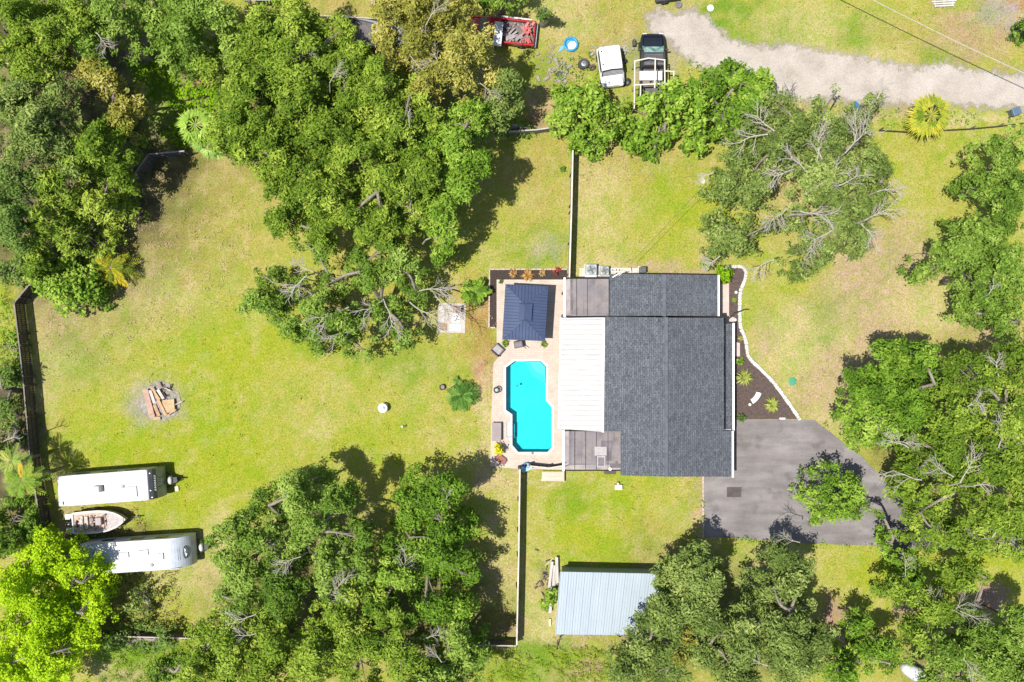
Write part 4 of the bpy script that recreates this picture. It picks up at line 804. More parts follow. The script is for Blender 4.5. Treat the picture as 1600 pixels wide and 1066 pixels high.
def bin_(px, py, rz, label, c):
    o = empty('wheeled_bin', P(px, py), rz, label, 'bin'); cm = M(c, .45, name='bin_plastic', var=.15)
    MB().loft([[(-a, -b_, z), (a, -b_, z), (a, b_, z), (-a, b_, z)] for a, b_, z in ((.22, .22, .05), (.3, .29, 1.0))]).build('body', cm, o, bevel=.03); MB().box((.02, 0, 1.04), (.66, .62, .07), 0, .06).build('lid', cm, o, bevel=.03); MB().tube([(-.34, -.25, .95), (-.38, 0, 1.0), (-.34, .25, .95)], .025).build('handle', cm, o); wheels_ = MB().torus((-.25, .24, .12), .08, .04, 'Y', 12, 6).torus((-.25, -.24, .12), .08, .04, 'Y', 12, 6).build('wheel', TYRE, o); return o
bin_(1579, 178, .35, 'slate blue wheeled bin by the gravel road at the right edge', (.085, .13, .19)); bin_(1331, 172, .9, 'bright blue wheeled bin half hidden by the bare oak top', (.02, .12, .34))
# white fountain, small lamp, pot on the lawn
fo = empty('garden_fountain', P(600, 637), .1, 'white round fountain on a square base alone on the big lawn', 'fountain'); wm = M((.72, .72, .70), .6, name='white_stone', var=.08)
MB().box((0, 0, .08), (.62, .62, .16)).build('base', wm, fo, bevel=.03); MB().lathe([(.12, .16), (.1, .5), (.34, .62), (.37, .7), (.33, .72), (.05, .66)], (-.03, 0, 0), 20).build('bowl', wm, fo, smooth=True); MB().lathe([(.05, .66), (.12, .8), (.13, .88), (.04, .96)], (-.03, 0, 0), 14).build('finial', wm, fo)
st = empty('garden_ornament', P(631, 666), .2, 'tiny pale ornament with dark cap lying south of the white fountain', 'ornament'); MB().lathe([(.1, 0), (.13, .1), (.08, .2)], (-.12, 0, 0), 10).build('figure', M((.5, .46, .36), .8, name='sandstone'), st); MB().box((.12, 0, .08), (.2, .12, .16), .5).build('dark_block', M((.04, .04, .035), .7, name='dark_block'), st)
po = empty('plant_pot', P(691, 605), 0, 'empty dark round pot on the lawn beside the spiky yucca', 'pot'); MB().torus((.02, 0, .3), .2, .035, n=18).build('rim', M((.05, .04, .045), .6, name='pot_rim'), po); MB().lathe([(.14, 0), (.2, .28), (.17, .29), (.15, .2), (.05, .2)], (.02, 0, 0), 18).build('body', M((.22, .17, .16), .7, name='pot_clay'), po)
# burn pile
bp_ = empty('burn_pile', P(249, 628), 0, 'pile of orange-brown boards and pale ash in the middle of the lawn', 'wood pile')
g_ = np.random.default_rng(9); MB().prism([(math.cos(a) * (1.5 + .25 * g_.random()), math.sin(a) * (1.4 + .25 * g_.random())) for a in np.linspace(0, 6.2, 40)], .005, .03).build('ash_bed', M((.40, .37, .33), .95, name='ash_bed', var=.7, scale=3.5, c2=(.16, .15, .09)), bp_)
ash = MB(); r = random.Random(2)
for i in range(520):
    a = r.uniform(0, 6.28); d = abs(r.gauss(0, .75)); 
    if d > 1.05: continue
    s_ = r.uniform(.03, .14); ash.box((math.cos(a) * d * 1.05, math.sin(a) * d * .9, .02 + .16 * max(0, 1 - d) + r.random() * .04), (s_ * 1.6, s_, s_ * .6), r.uniform(0, 3.1), r.uniform(-.4, .4))
ash.build('ash', M((.46, .43, .41), .9, name='ash', var=.55, scale=4, c2=(.16, .14, .13)), bp_)
ch = MB()
for i in range(60):
    a = r.uniform(0, 6.28); d = abs(r.gauss(0, .5)); ch.box((.15 + math.cos(a) * d, .35 + math.sin(a) * d * .7, .08 + r.random() * .2), (r.uniform(.1, .5), r.uniform(.04, .1), .06), r.uniform(0, 3.1), r.uniform(-.3, .3))
ch.build('charred_wood', M((.05, .035, .03), .8, name='charred', var=.4), bp_)
fx = lambda x, y: ((180 + x / 8.88 - 249) * G, (628 - (560 + y / 8.88)) * G)
for (x0, y0, x1, y1, w_, z, c) in ((435, 430, 535, 810, .42, .34, (.42, .27, .20)), (500, 440, 560, 620, .22, .28, (.5, .42, .40)), (525, 400, 640, 570, .15, .40, (.46, .30, .16)), (570, 470, 730, 790, .20, .42, (.48, .30, .17)), (560, 640, 620, 800, .25, .26, (.40, .24, .14)), (540, 830, 640, 830, .22, .24, (.44, .30, .16)),
        (750, 570, 770, 750, .95, .34, (.44, .31, .17)), (740, 790, 870, 705, .08, .4, (.45, .33, .2)), (850, 640, 950, 595, .08, .3, (.46, .38, .26)), (610, 430, 690, 560, .22, .36, (.52, .44, .40)), (700, 410, 790, 450, .1, .3, (.4, .33, .28)), (620, 330, 650, 400, .14, .34, (.30, .2, .17))):
    A = Vector(fx(x0, y0)); B = Vector(fx(x1, y1)); L = (B - A).length; mp_ = (A + B) / 2
    MB().box((mp_.x, mp_.y, z), (L, w_, .06), math.atan2(B.y - A.y, B.x - A.x), r.uniform(-.06, .06), r.uniform(-.08, .08)).build('board', M(c, .85, name='plank', var=.3, scale=4, stretch=(1, 1, 1)), bp_)
# paved corner by the yucca bed
pt = empty('paved_pad', P(706, 497), R(-2), 'pale paved square with brown squares beside the bare oak limbs', 'paving')
MB().box((0, 0, .03), (2.15, 2.3, .06)).build('slab', M((.42, .38, .34), .9, name='paving_grey', var=.22, scale=3), pt)
for (x, y, sx, sy, c) in ((.35, .72, .52, .62, (.34, .24, .19)), (-.62, -.72, .56, .56, (.27, .18, .12)), (.78, .75, .24, .48, (.045, .04, .045)), (.28, -.75, .95, .55, (.50, .50, .52)), (.34, .0, .62, .66, (.55, .55, .54))): MB().box((x, y, .07), (sx, sy, .04)).build('paver', M(c, .8, name='paver_square', var=.25, stretch=(5, 1, 1)), pt, bevel=.01)
mb = MB(); 
for (x, y, a_) in ((.2, .12, .5), (.42, .15, -.6), (.35, -.05, 1.2), (.5, -.12, .2), (.25, -.18, -.4)): mb.box((x, y, .094), (.2, .05, .012), a_)
mb.build('painted_mark', M((.04, .04, .045), .7, name='dark_mark'), pt)
# things on the pool deck
fp = empty('patio_chair', P(778, 547), R(-42), 'grey cushioned square seat at the deck corner west of the pool', 'chair')
MB().box((0, 0, .3), (.82, .78, .12)).build('frame', M((.04, .035, .035), .5, name='wicker_dark'), fp, bevel=.03); MB().box((-.03, .0, .4), (.66, .64, .12)).build('cushion', M((.33, .31, .31), .9, name='grey_cushion'), fp, bevel=.05); MB().box((-.0, -.36, .55), (.8, .1, .35)).build('backrest', M((.05, .045, .045), .6, name='wicker_dark'), fp, bevel=.03)
for x in (-.34, .34):
    for y in (-.32, .32): MB().box((x, y, .13), (.06, .06, .26)).build('leg', M((.04, .035, .035), .5, name='wicker_dark'), fp)
gr = empty('barbecue_grill', P(810, 538), R(10), 'covered grey grill poking out below the gazebo roof edge', 'grill'); MB().loft([[(-a, -b_, z), (a, -b_, z), (a, b_, z), (-a, b_, z)] for a, b_, z in ((.34, .26, .02), (.36, .28, .75), (.3, .2, .98), (.2, .1, 1.02))]).build('cover', M((.20, .17, .18), .8, name='grill_cover', var=.3), gr, bevel=.04); MB().tube([(.3, -.2, .8), (.55, -.42, .8)], .03).build('handle', M((.03, .03, .03), .5, name='mirror'), gr)
ld = empty('deck_fan', P(776, 609), .2, 'round dark pedestal fan on the deck edge west of the pool', 'fan'); MB().lathe([(.24, 0), (.24, .05), (.05, .08)], (0, 0, 0), 16).build('base', M((.05, .06, .05), .6, name='fan_base'), ld); MB().torus((.02, .0, .62), .22, .045).build('cage', M((.04, .05, .045), .5, name='fan_cage'), ld); MB().tube([(0, 0, .05), (0, 0, .6)], .03).build('pole', M((.1, .12, .11), .5, name='fan_pole'), ld); MB().lathe([(.13, .60), (.13, .64), (.02, .66)], (.02, 0, 0), 12).build('hub', M((.30, .36, .36), .5, name='fan_hub'), ld)
sb = empty('storage_box', P(776.5, 674), 0, 'long grey-brown deck storage box along the deck west edge', 'storage box'); MB().box((0, 0, .28), (.66, 1.38, .5)).build('body', M((.20, .17, .165), .8, name='resin_box', var=.15), sb, bevel=.02); MB().box((-.02, 0, .55), (.72, 1.42, .06)).build('lid', M((.26, .22, .215), .8, name='resin_lid', var=.15), sb, bevel=.02); MB().box((.37, 0, .3), (.02, 1.3, .4)).build('side_panel', M((.06, .035, .035), .7, name='dark_red_panel'), sb)
pl = empty('brick_planter', P(783, 717), R(-38), 'small reddish-brown flat planter south of the yellow bush', 'planter'); MB().prism([(-.4, -.24), (.3, -.26), (.44, -.1), (.42, .16), (.28, .26), (-.4, .24)], .05, .28).build('tray', M((.26, .10, .075), .8, name='terracotta', var=.2), pl, bevel=.02); MB().prism([(-.45, -.29), (.32, -.31), (.5, -.12), (.48, .2), (.3, .31), (-.45, .29)], .05, .16).build('rim', M((.12, .12, .13), .7, name='dark_rim'), pl)
bh = empty('garden_hose_reel', P(822, 728), .2, 'bright blue hose and bucket heap beside the deck gate', 'hose reel'); 
mb = MB(); 
for k in range(4): mb.torus((.03 * k, .02 * k, .15 + .07 * k), .26 - .02 * k, .035, n=16, k=6)
mb.build('hose', M((.02, .13, .42), .4, name='blue_hose', var=.2), bh); MB().prism([(-.45, -.3), (-.2, -.42), (.45, -.25), (.4, .0), (-.1, -.05), (-.4, .1)], .3, .35).build('flap', M((.25, .55, .75), .5, name='pale_blue', var=.2), bh); mb = MB(); mb.tube([(.1, .2, .1), (.35, .45, .06), (.8, .42, .06), (1.0, .15, .06)], .018, 5); mb.build('loose_hose', M((.4, .42, .38), .5, name='pale_hose'), bh)
for (x, y, nm, lb) in ((879.5, 459, 'deck_speaker', 'small dark round light by the north end of the white fascia'), (879, 494, 'deck_speaker', 'small dark round light by the northwest corner of the white roof')): disc('deck_light', x, y, .13, .3, (.10, .09, .10), lb, 'light')
disc('drain_plug', 774, 722, .09, .02, (.12, .12, .14), 'tiny dark lid at the southwest corner of the pool deck', 'lid')
# east bed things
be = empty('garden_bench', P(1179.5, 621), R(-38), 'white curved bench slab on the mulch east of the house', 'bench')
arc = [(math.cos(a) * 1.4, math.sin(a) * 1.4) for a in np.linspace(-.38, .38, 9)]; arci = [(math.cos(a) * 1.02, math.sin(a) * 1.02) for a in np.linspace(.38, -.38, 9)]
MB().prism([(x - 1.2, y) for x, y in arc + arci], .38, .46).build('seat', wm, be)
for y in (-.32, .32): MB().box((.0, y, .19), (.26, .14, .38)).build('leg', wm, be)
for x, y, lb in ((1171, 632, 'white globe light in the mulch southwest of the curved bench'), (1149.5, 457, 'white globe light in the narrow mulch strip north of the dark branch'), (1148, 500, 'white globe light in the mulch by the house corner')):
    o = empty('globe_light', P(x, y), 0, lb, 'garden light'); MB().lathe([(.03, 0), (.1, .06), (.13, .16), (.1, .26), (.03, .3)], (0, 0, 0), 14).build('globe', M((.74, .73, .70), .4, name='globe', var=.05), o, smooth=True); MB().lathe([(.08, 0), (.06, .05)], (0, 0, 0), 10).build('base', M((.1, .1, .1), .6, name='fan_base'), o)
tag(MB().tube([P(1138, 499, 1.6), P(1146, 491, 1.2), P(1156, 487, .9), P(1163, 484, .7), P(1170, 484, .5)], [.06, .06, .05, .04, .03], 6).build('dead_branch', M((.07, .055, .05), .8, name='dark_branch')), 'bent dark branch reaching over the white edging', 'branch')
tag(MB().box((0, 0, .06), (.45, .12, .1)).build('white_block', wm, loc=P(1222, 654)), 'short white block where the mulch bed meets the driveway', 'block')
tag(MB().box((0, 0, .02), (1.12, .78, .012)).build('door_mat', M((.075, .065, .065), .9, name='dark_mat', var=.35), loc=P(1147, 769)), 'dark square mat on the driveway south of the garage corner', 'mat')
o = empty('utility_box', P(966, 761), 0, 'small cream utility box on the south lawn below the house', 'utility box'); MB().box((0, 0, .15), (.6, .4, .3)).build('body', M((.6, .57, .42), .6, name='cream_box'), o, bevel=.03); MB().lathe([(.1, 0), (.1, .4), (.05, .45)], (-.05, .3, 0), 10).build('pipe', M((.6, .57, .42), .6, name='cream_box'), o)
r = random.Random(11); mb = MB()
for k in range(6): mb.box((r.uniform(-.25, .3), r.uniform(-1.2, 1.2), .1 + .1 * k), (.22, r.uniform(1.5, 2.4), .06), r.uniform(-.12, .12))
tag(mb.build('lumber_stack', M((.46, .43, .40), .85, name='grey_lumber', var=.35, stretch=(4, .4, 1)), loc=P(864, 912)), 'stack of pale grey lumber against the west wall of the shed', 'lumber')
mb = MB()
for k in range(26): mb.box((r.gauss(0, .35), r.gauss(0, .7), .05 + r.random() * .12), (r.uniform(.1, .5), r.uniform(.05, .15), .06), r.uniform(0, 3.1))
tag(mb.build('brush_pile', M((.09, .07, .06), .9, name='brush', var=.4), loc=P(850, 908)), 'dark heap of twigs west of the lumber stack', 'brush')
tag(MB().box((0, 0, .1), (.16, .55, .2)).build('cream_board', M((.62, .56, .40), .8, name='cream_wood'), loc=P(859, 972)), 'short cream board on the soil below the leafy bush by the shed', 'board')
tag(MB().tube([P(871, 1012, 0), P(871, 1001, 1.0), P(879, 998, 1.0)], .055, 5).build('bent_pipe', M((.12, .08, .05), .7, name='rusty_pipe')), 'rusty bent pipe standing on the soil south of the shed', 'pipe')
tag(MB().box((0, 0, .03), (.9, .05, .04), .75).box((.35, -.55, .03), (1.0, .05, .04), .95).build('loose_stick', M((.5, .45, .33), .8, name='stick'), loc=P(858, 878)), 'pair of thin pale sticks on the grass northwest of the shed', 'sticks')
# white boat-like vehicle under the bottom right trees, blue tarp, rusty tarp, pole lamp
o = empty('covered_boat', P(1425, 1049, .6), R(-32), 'rounded white boat hull showing between trees at the bottom right', 'boat'); o.location.z = 0
rings = [[(x, -w_, 1.0), (x, -w_ * .7, 1.35), (x, 0, 1.5), (x, w_ * .7, 1.35), (x, w_, 1.0), (x, w_ * .6, .3), (x, -w_ * .6, .3)] for x, w_ in ((-1.1, .12), (-.95, .35), (-.6, .5), (0, .55), (.9, .52), (1.2, .48))]
MB().loft(rings).build('hull', M((.5, .51, .54), .5, name='white_hull', var=.1), o, smooth=True); MB().box((1.25, 0, .8), (.1, .8, .5)).build('transom', M((.3, .32, .34), .5, name='transom'), o)
mb = MB(); r = random.Random(4); vs = []; nn = 7
def tarp(name, px, py, sx, sy, z, c, label, rz=0):
    vs = []; N = 9
    for j in range(N):
        for i in range(N): u, v_ = i / (N - 1) - .5, j / (N - 1) - .5; e = 1 + .12 * math.sin(7 * u + 5 * v_); vs.append((u * sx * e, v_ * sy * e, z * (1 - (2 * max(abs(u), abs(v_))) ** 2 * .9) + r.uniform(-.05, .06) + .06))
    fs = [(j * N + i, j * N + i + 1, (j + 1) * N + i + 1, (j + 1) * N + i) for j in range(N - 1) for i in range(N - 1)]
    o = MB().add(vs, fs).build(name, M(c, .6, name=name, var=.2), loc=P(px, py)); o.rotation_euler = (0, 0, rz); return tag(o, label, 'tarpaulin')
tarp('blue_tarpaulin', 229, 139, .9, .7, .8, (.04, .38, .42), 'small turquoise tarp at the edge of the bright vines', .5)
tarp('rusty_tarpaulin', 319, 122, 1.5, 1.6, .8, (.38, .17, .14), 'dull red tarp covering a mound in the bright vines', .2)
lp = empty('lamp_post', P(1528, 941), 0, 'leaning dark lamp post on the pink soil at the lower right', 'lamp post'); MB().tube([(0, 0, 0), (.1, .05, 3.9)], .07, 8).build('pole', M((.07, .06, .05), .6, name='dark_pole'), lp); MB().tube([(.1, .05, 3.8), (.5, .05, 4.4)], .04, 6).build('arm', M((.07, .06, .05), .6, name='dark_pole'), lp); MB().lathe([(.16, 4.3), (.2, 4.4), (.1, 4.6), (.03, 4.7)], (.5, .05, 0), 12).build('lantern', M((.1, .09, .08), .5, name='lantern'), lp)
o = empty('porch_hut', P(412, 3), 0, 'white framed porch roof showing among leaves at the top left edge', 'porch'); MB().box((0, 0, 1.9), (2.4, .9, .08)).build('roof', M((.12, .11, .11), .7, name='dark_roof'), o)
for y in (-.45, .1): MB().box((.1, y, 2.0), (2.2, .12, .12)).build('rail', WHT, o)
for x in (-1, 1): MB().box((x, -.3, 1), (.1, .1, 2)).build('post', WHT, o)
o = empty('garden_table', P(591, 8), .1, 'pale wooden table on yellow soil at the top edge', 'table'); MB().box((0, 0, .7), (.9, .5, .06)).build('tabletop', M((.5, .36, .28), .8, name='table_wood'), o)
for x in (-.35, .35):
    for y in (-.18, .18): MB().box((x, y, .34), (.06, .06, .68)).build('leg', M((.3, .2, .15), .8, name='table_leg'), o)
# ------------------------------------------------------------------ foliage builders
def leaves(name, cen, rad, tintc, n_per, mat, L=.26, Wd=.15, parent=None, loc=(0, 0, 0), flat=.7, up=.55, seed=0, trail=None):
    """cen (k,3), rad (k,), tintc (k,): leaf faces scattered through clumps"""
    g = np.random.default_rng(seed); k = len(cen); cnt = np.maximum(6, (n_per * (rad / .6) ** 2)).astype(int); ci = np.repeat(np.arange(k), cnt); N = len(ci)
    d = g.normal(size=(N, 3)); d /= np.linalg.norm(d, axis=1, keepdims=True); d[:, 2] = np.where(d[:, 2] < -.3, -d[:, 2], d[:, 2])
    rr_ = rad[ci] * g.random(N) ** .42 * (1 + .25 * g.normal(size=N) * .6)
    p = cen[ci] + d * rr_[:, None] * np.array([1, 1, flat]) - np.array(loc)
    nrm = d * .8 + np.array([0, 0, up * .6]) + g.normal(size=(N, 3)) * .55; nrm /= np.linalg.norm(nrm, axis=1, keepdims=True)
    t = np.cross(nrm, g.normal(size=(N, 3))); t /= np.linalg.norm(t, axis=1, keepdims=True); u = np.cross(nrm, t)
    s = g.uniform(.65, 1.35, N)[:, None]; l = L * s * .5; w_ = Wd * s * .5
    V = np.stack([p - t * l, p + u * w_ + nrm * w_ * .3, p + t * l, p - u * w_ + nrm * w_ * .3], 1).reshape(-1, 3)
    me = bpy.data.meshes.new(name); me.vertices.add(4 * N); me.vertices.foreach_set('co', V.astype(np.float32).ravel())
    me.loops.add(4 * N); me.loops.foreach_set('vertex_index', np.arange(4 * N, dtype=np.int32)); me.polygons.add(N); me.polygons.foreach_set('loop_start', np.arange(0, 4 * N, 4, dtype=np.int32)); me.polygons.foreach_set('loop_total', np.full(N, 4, np.int32)); me.update()
    at = me.attributes.new('tint', 'FLOAT', 'FACE'); at.data.foreach_set('value', np.clip(tintc[ci] + g.normal(size=N) * .12, 0, 1).astype(np.float32))
    me.materials.append(mat); o = bpy.data.objects.new(name, me); col.objects.link(o)
    if parent: o.parent = parent
    return o
G_OAK = leafmat((.070, .135, .015), (.155, .26, .032), (.32, .43, .085)); G_GREY = leafmat((.095, .145, .030), (.19, .262, .058), (.35, .42, .12))
G_YEL = leafmat((.085, .155, .014), (.20, .30, .030), (.38, .47, .07)); G_OLIVE = leafmat((.17, .18, .03), (.34, .33, .06), (.54, .48, .15)); G_BRIGHT = leafmat((.070, .145, .013), (.165, .295, .026), (.34, .47, .07))
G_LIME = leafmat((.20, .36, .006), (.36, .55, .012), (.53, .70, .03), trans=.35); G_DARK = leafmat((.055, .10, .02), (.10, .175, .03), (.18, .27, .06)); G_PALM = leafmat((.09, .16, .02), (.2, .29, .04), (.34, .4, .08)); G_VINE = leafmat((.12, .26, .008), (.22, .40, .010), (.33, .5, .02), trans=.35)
BARK = M((.26, .22, .18), .95, name='bark', var=.35, scale=4, bmp=.6); PALE = M((.36, .33, .27), .9, name='pale_bark', var=.25, scale=5)
def branch_fan(mb, p, ang, L, r_, g, depth=3, el=.15):
    n = 5; pts = [Vector(p)]; a = ang; e = el
    for i in range(n): a += g.gauss(0, .13); e += g.gauss(0, .1); pts.append(pts[-1] + Vector((math.cos(a) * math.cos(e), math.sin(a) * math.cos(e), math.sin(e))) * L / n)
    mb.tube(pts, [r_ * (1 - .5 * i / n) for i in range(n + 1)], 5)
    if depth > 0:
        for i in range(2, n + 1):
            for s_ in ((-1, 1) if g.random() < .55 else (g.choice((-1, 1)),)): branch_fan(mb, pts[i], a + s_ * g.uniform(.35, .8), L * g.uniform(.45, .65), r_ * (.58 if i > 3 else .5), g, depth - 1, e + g.uniform(-.1, .15))
tree_n = 0
def tree(label, lobes, mat=G_OAK, bark=BARK, bare=(), name='oak_tree', cat='tree', clump=.62, dens=92, L=.28, Wd=.105, gaps=.0, tint=.5, base=None, layers=2.3, group=None, rag=.22, tr=.17, bald=0, dome=.55):
    """lobes: (px, py, radius in px, top height) as the photo shows them"""
    global tree_n; tree_n += 1; sd = tree_n * 17; g = np.random.default_rng(sd); r = random.Random(sd)
    lw = []
    for (px, py, rp, zt) in lobes:
        zc = zt * .74; p = P(px, py, zc); lw.append((p.x, p.y, rp * G * (CH - zc) / CH * .98, zt * .86))
    lw = np.array(lw); area = (lw[:, 2] ** 2); bx, by = (lw[:, 0] * area).sum() / area.sum(), (lw[:, 1] * area).sum() / area.sum()
    if base: q0 = P(*base); bx, by = q0.x, q0.y
    o = empty(name, (bx, by, 0), 0, label, cat, group)
    cs, rs, ts = [], [], []; c_all = []; trunk = MB(); H = lw[:, 3].max(); fork = Vector((0, 0, H * .28))
    for li, (x, y, R0, zt) in enumerate(lw):
        ph = g.uniform(0, 6.28, 3); k = max(5, int(R0 * R0 * 3.14 / (clump ** 2 * 1.15) * layers))
        th = g.uniform(0, 6.28, k); wob = 1 + rag * (np.sin(2 * th + ph[0]) * .5 + np.sin(3 * th + ph[1]) * .6 + np.sin(5 * th + ph[2]) * .5)
        q_ = g.random(k) ** .5; rad_ = (R0 - clump * .6) * q_ * wob
        dp = np.where(g.random(k) < .62, g.uniform(0, .5, k), g.uniform(.5, 3.2, k))
        zz = zt - (q_ ** 2.4) * R0 * dome - dp - clump * .5
        sub = vnoise(np.cos(th) * rad_ + x + 300, np.sin(th) * rad_ + y + 300, 1.25, int(sd % 50)); zz = zz + (sub - .5) * 5.2; big_ = q_ > .72; zz = np.where(big_, zz - g.random(k) * .8, zz)
        kp = g.random(k) > np.clip((gaps + .12) * np.where(sub < .42, 2.6, .3), 0, .93)
        zz = np.maximum(zz, .5)
        c_ = np.stack([x + np.cos(th) * rad_, y + np.sin(th) * rad_, zz], 1)[kp]; cs.append(c_); rs.append((g.uniform(.55, 1.2, k) * np.where(big_, .8, 1))[kp] * clump); ts.append((tint + g.normal(size=k) * .20 + g.normal() * .12)[kp])
        c_all.append((Vector((x - bx, y - by, zt - 1.3)), c_, R0))
    order = sorted(range(len(c_all)), key=lambda i: c_all[i][0].to_2d().length); done = [(fork, 0)]
    for i in order:
        top, c_, R0 = c_all[i]; st_, hop = min(done, key=lambda d_: (d_[0].to_2d() - top.to_2d()).length + d_[1] * .8); done.append((top, hop + 1))
        mid = st_.lerp(top, .5) + Vector((r.uniform(-.4, .4), r.uniform(-.4, .4), H * .05)); lim = smoothpath([st_, mid, top], 4); rl = tr * .72 ** hop
        trunk.tube(lim, [rl * (1 - .5 * j / (len(lim) - 1)) for j in range(len(lim))], 6)
        for c in c_[:: max(1, len(c_) // 7)]:
            e = Vector(c) - Vector((bx, by, .2)); s_ = lim[r.randrange(len(lim) // 2, len(lim))]; trunk.tube([s_, s_.lerp(e, .5) + Vector((r.uniform(-.3, .3), r.uniform(-.3, .3), .1)), e], [rl * .28, rl * .18, rl * .07], 4, False)
    trunk.tube([(0, 0, -.05), (r.uniform(-.1, .1), r.uniform(-.1, .1), H * .14), fork], [tr * 2.1, tr * 1.5, tr * 1.25], 10)
    trunk.build('trunk', bark, o)
    leaves('crown', np.concatenate(cs), np.concatenate(rs), np.clip(np.concatenate(ts), 0, 1), dens, mat, L, Wd, o, (bx, by, 0), seed=sd)
    if bare:
        for bi, (px, py, ang, Lb, z) in enumerate(bare):
            if len(bare) <= 9 and bi % 2 and len(bare) > 1: continue
            big = len(bare) > 9; z = z * .86 - (.15 if big else .30); p = P(px, py, z) - Vector((bx, by, 0)); mb = MB(); a_ = R(ang); r0 = .055 if big else .036
            branch_fan(mb, p, a_, Lb * (.62 if big else .55), r0, r, 2, .03)
            mb.tube([p - Vector((math.cos(a_) * .35, math.sin(a_) * .35, 1.2)), p - Vector((math.cos(a_) * .12, math.sin(a_) * .12, .45)), p], [r0 * 1.2, r0 * 1.1, r0], 5, False)
            mb.build('bare_branch', PALE, o)
    return o
def palm(label, px, py, rp, z, mat=G_PALM, fan=True, n=26, droop=.5, name='palm_tree', cat='palm', up=.5, lw_=.07, trunkr=.16, cols=None):
    global tree_n; tree_n += 1; r = random.Random(tree_n * 5); g = np.random.default_rng(tree_n); p = P(px, py, z); o = empty(name, (p.x, p.y, 0), 0, label, cat); Rr = rp * G * (CH - z) / CH
    if z > 1: MB().tube([(r.uniform(-.1, .1), 0, -.05), (0, 0, z * .5), (0, 0, z - .1)], [trunkr * 1.2, trunkr, trunkr * .9], 8).build('trunk', BARK, o)
    for i in range(n):
        a = i * 2.39996 + r.uniform(-.2, .2); lay = i / n; Lf = Rr * r.uniform(.8, 1.08) * (.62 + .38 * lay); e = up * (1 - lay) * 1.6 + r.uniform(-.1, .1); V = []; F = []; T = []
        d = Vector((math.cos(a), math.sin(a), 0)); s_ = Vector((-d.y, d.x, 0)); K = 14
        def pos(t): return d * (Lf * t) + Vector((0, 0, z + math.sin(e) * Lf * t * .8 - droop * Lf * t * t * (.5 + lay)))
        ti = min(1, max(0, r.gauss(.5, .25) if cols is None else cols(lay, r)))
        def leaf(b, tip, w_):
            ax = (tip - b).normalized(); sd_ = ax.cross(Vector((0, 0, 1))).normalized() * w_; m_ = b.lerp(tip, .45); k = len(V); V.extend([b, m_ + sd_, tip, m_ - sd_]); F.append((k, k + 1, k + 2, k + 3)); T.append(min(1, max(0, ti + r.gauss(0, .1))))
        if fan:
            c0 = pos(.45); 
            leaf(pos(.02), pos(.5), .025)
            for j in range(15):
                an = (j / 14 - .5) * 2.3; dd = d * math.cos(an) + s_ * math.sin(an); tip = c0 + dd * Lf * .55 * r.uniform(.7, 1.1) * (1 - .12 * abs(an)) + Vector((0, 0, -.3 * Lf * r.uniform(.0, 1))); leaf(c0, tip, lw_)
        else:
            for j in range(K * 2):
                t = .12 + .86 * (j // 2) / K; sg = 1 if j % 2 else -1; b_ = pos(t); ll = Lf * .24 * math.sin(math.pi * (.15 + .8 * t)) + .05; leaf(b_, b_ + s_ * sg * ll * .75 + d * ll * .7 + Vector((0, 0, r.uniform(-.5, .1) * ll)), lw_ * .30)
            leaf(pos(.03), pos(.5), .03); leaf(pos(.45), pos(1), .025)
        me = bpy.data.meshes.new('frond'); me.from_pydata([tuple(v_) for v_ in V], [], F); at = me.attributes.new('tint', 'FLOAT', 'FACE'); at.data.foreach_set('value', T); me.materials.append(mat); f = bpy.data.objects.new('frond', me); col.objects.link(f); f.parent = o
    return o
def tuft(label, px, py, rp, z, mat, n=40, name='grass_clump', cat='plant', w_=.05, droop=.6, h=.5):
    global tree_n; tree_n += 1; r = random.Random(tree_n); p = P(px, py); o = empty(name, (p.x, p.y, 0), 0, label, cat); V = []; F = []; T = []; Rr = rp * G
    for i in range(n):
        a = r.uniform(0, 6.28); L_ = Rr * r.uniform(.55, 1.1); d = Vector((math.cos(a), math.sin(a), 0)); s_ = Vector((-d.y, d.x, 0)) * w_ * r.uniform(.6, 1.3); up_ = r.uniform(.4, 1) * h
        a0 = Vector((0, 0, z * .4)); m_ = d * L_ * .5 + Vector((0, 0, z + up_ * .6)); t_ = d * L_ + Vector((0, 0, max(.05, z + up_ * .6 - droop * L_ * .6))); k = len(V); V += [a0, m_ + s_, t_, m_ - s_]; F.append((k, k + 1, k + 2, k + 3)); T.append(min(1, max(0, r.gauss(.5, .22))))
    me = bpy.data.meshes.new('leaves'); me.from_pydata([tuple(v_) for v_ in V], [], F); at = me.attributes.new('tint', 'FLOAT', 'FACE'); at.data.foreach_set('value', T); me.materials.append(mat); f = bpy.data.objects.new('leaves', me); col.objects.link(f); f.parent = o
    MB().lathe([(.05, 0), (.07, z * .5 + .05), (.02, z * .5 + .1)], (0, 0, 0), 8).build('crown_base', BARK, o); return o
# ------------------------------------------------------------------ trees, as the photo shows them
T = tree
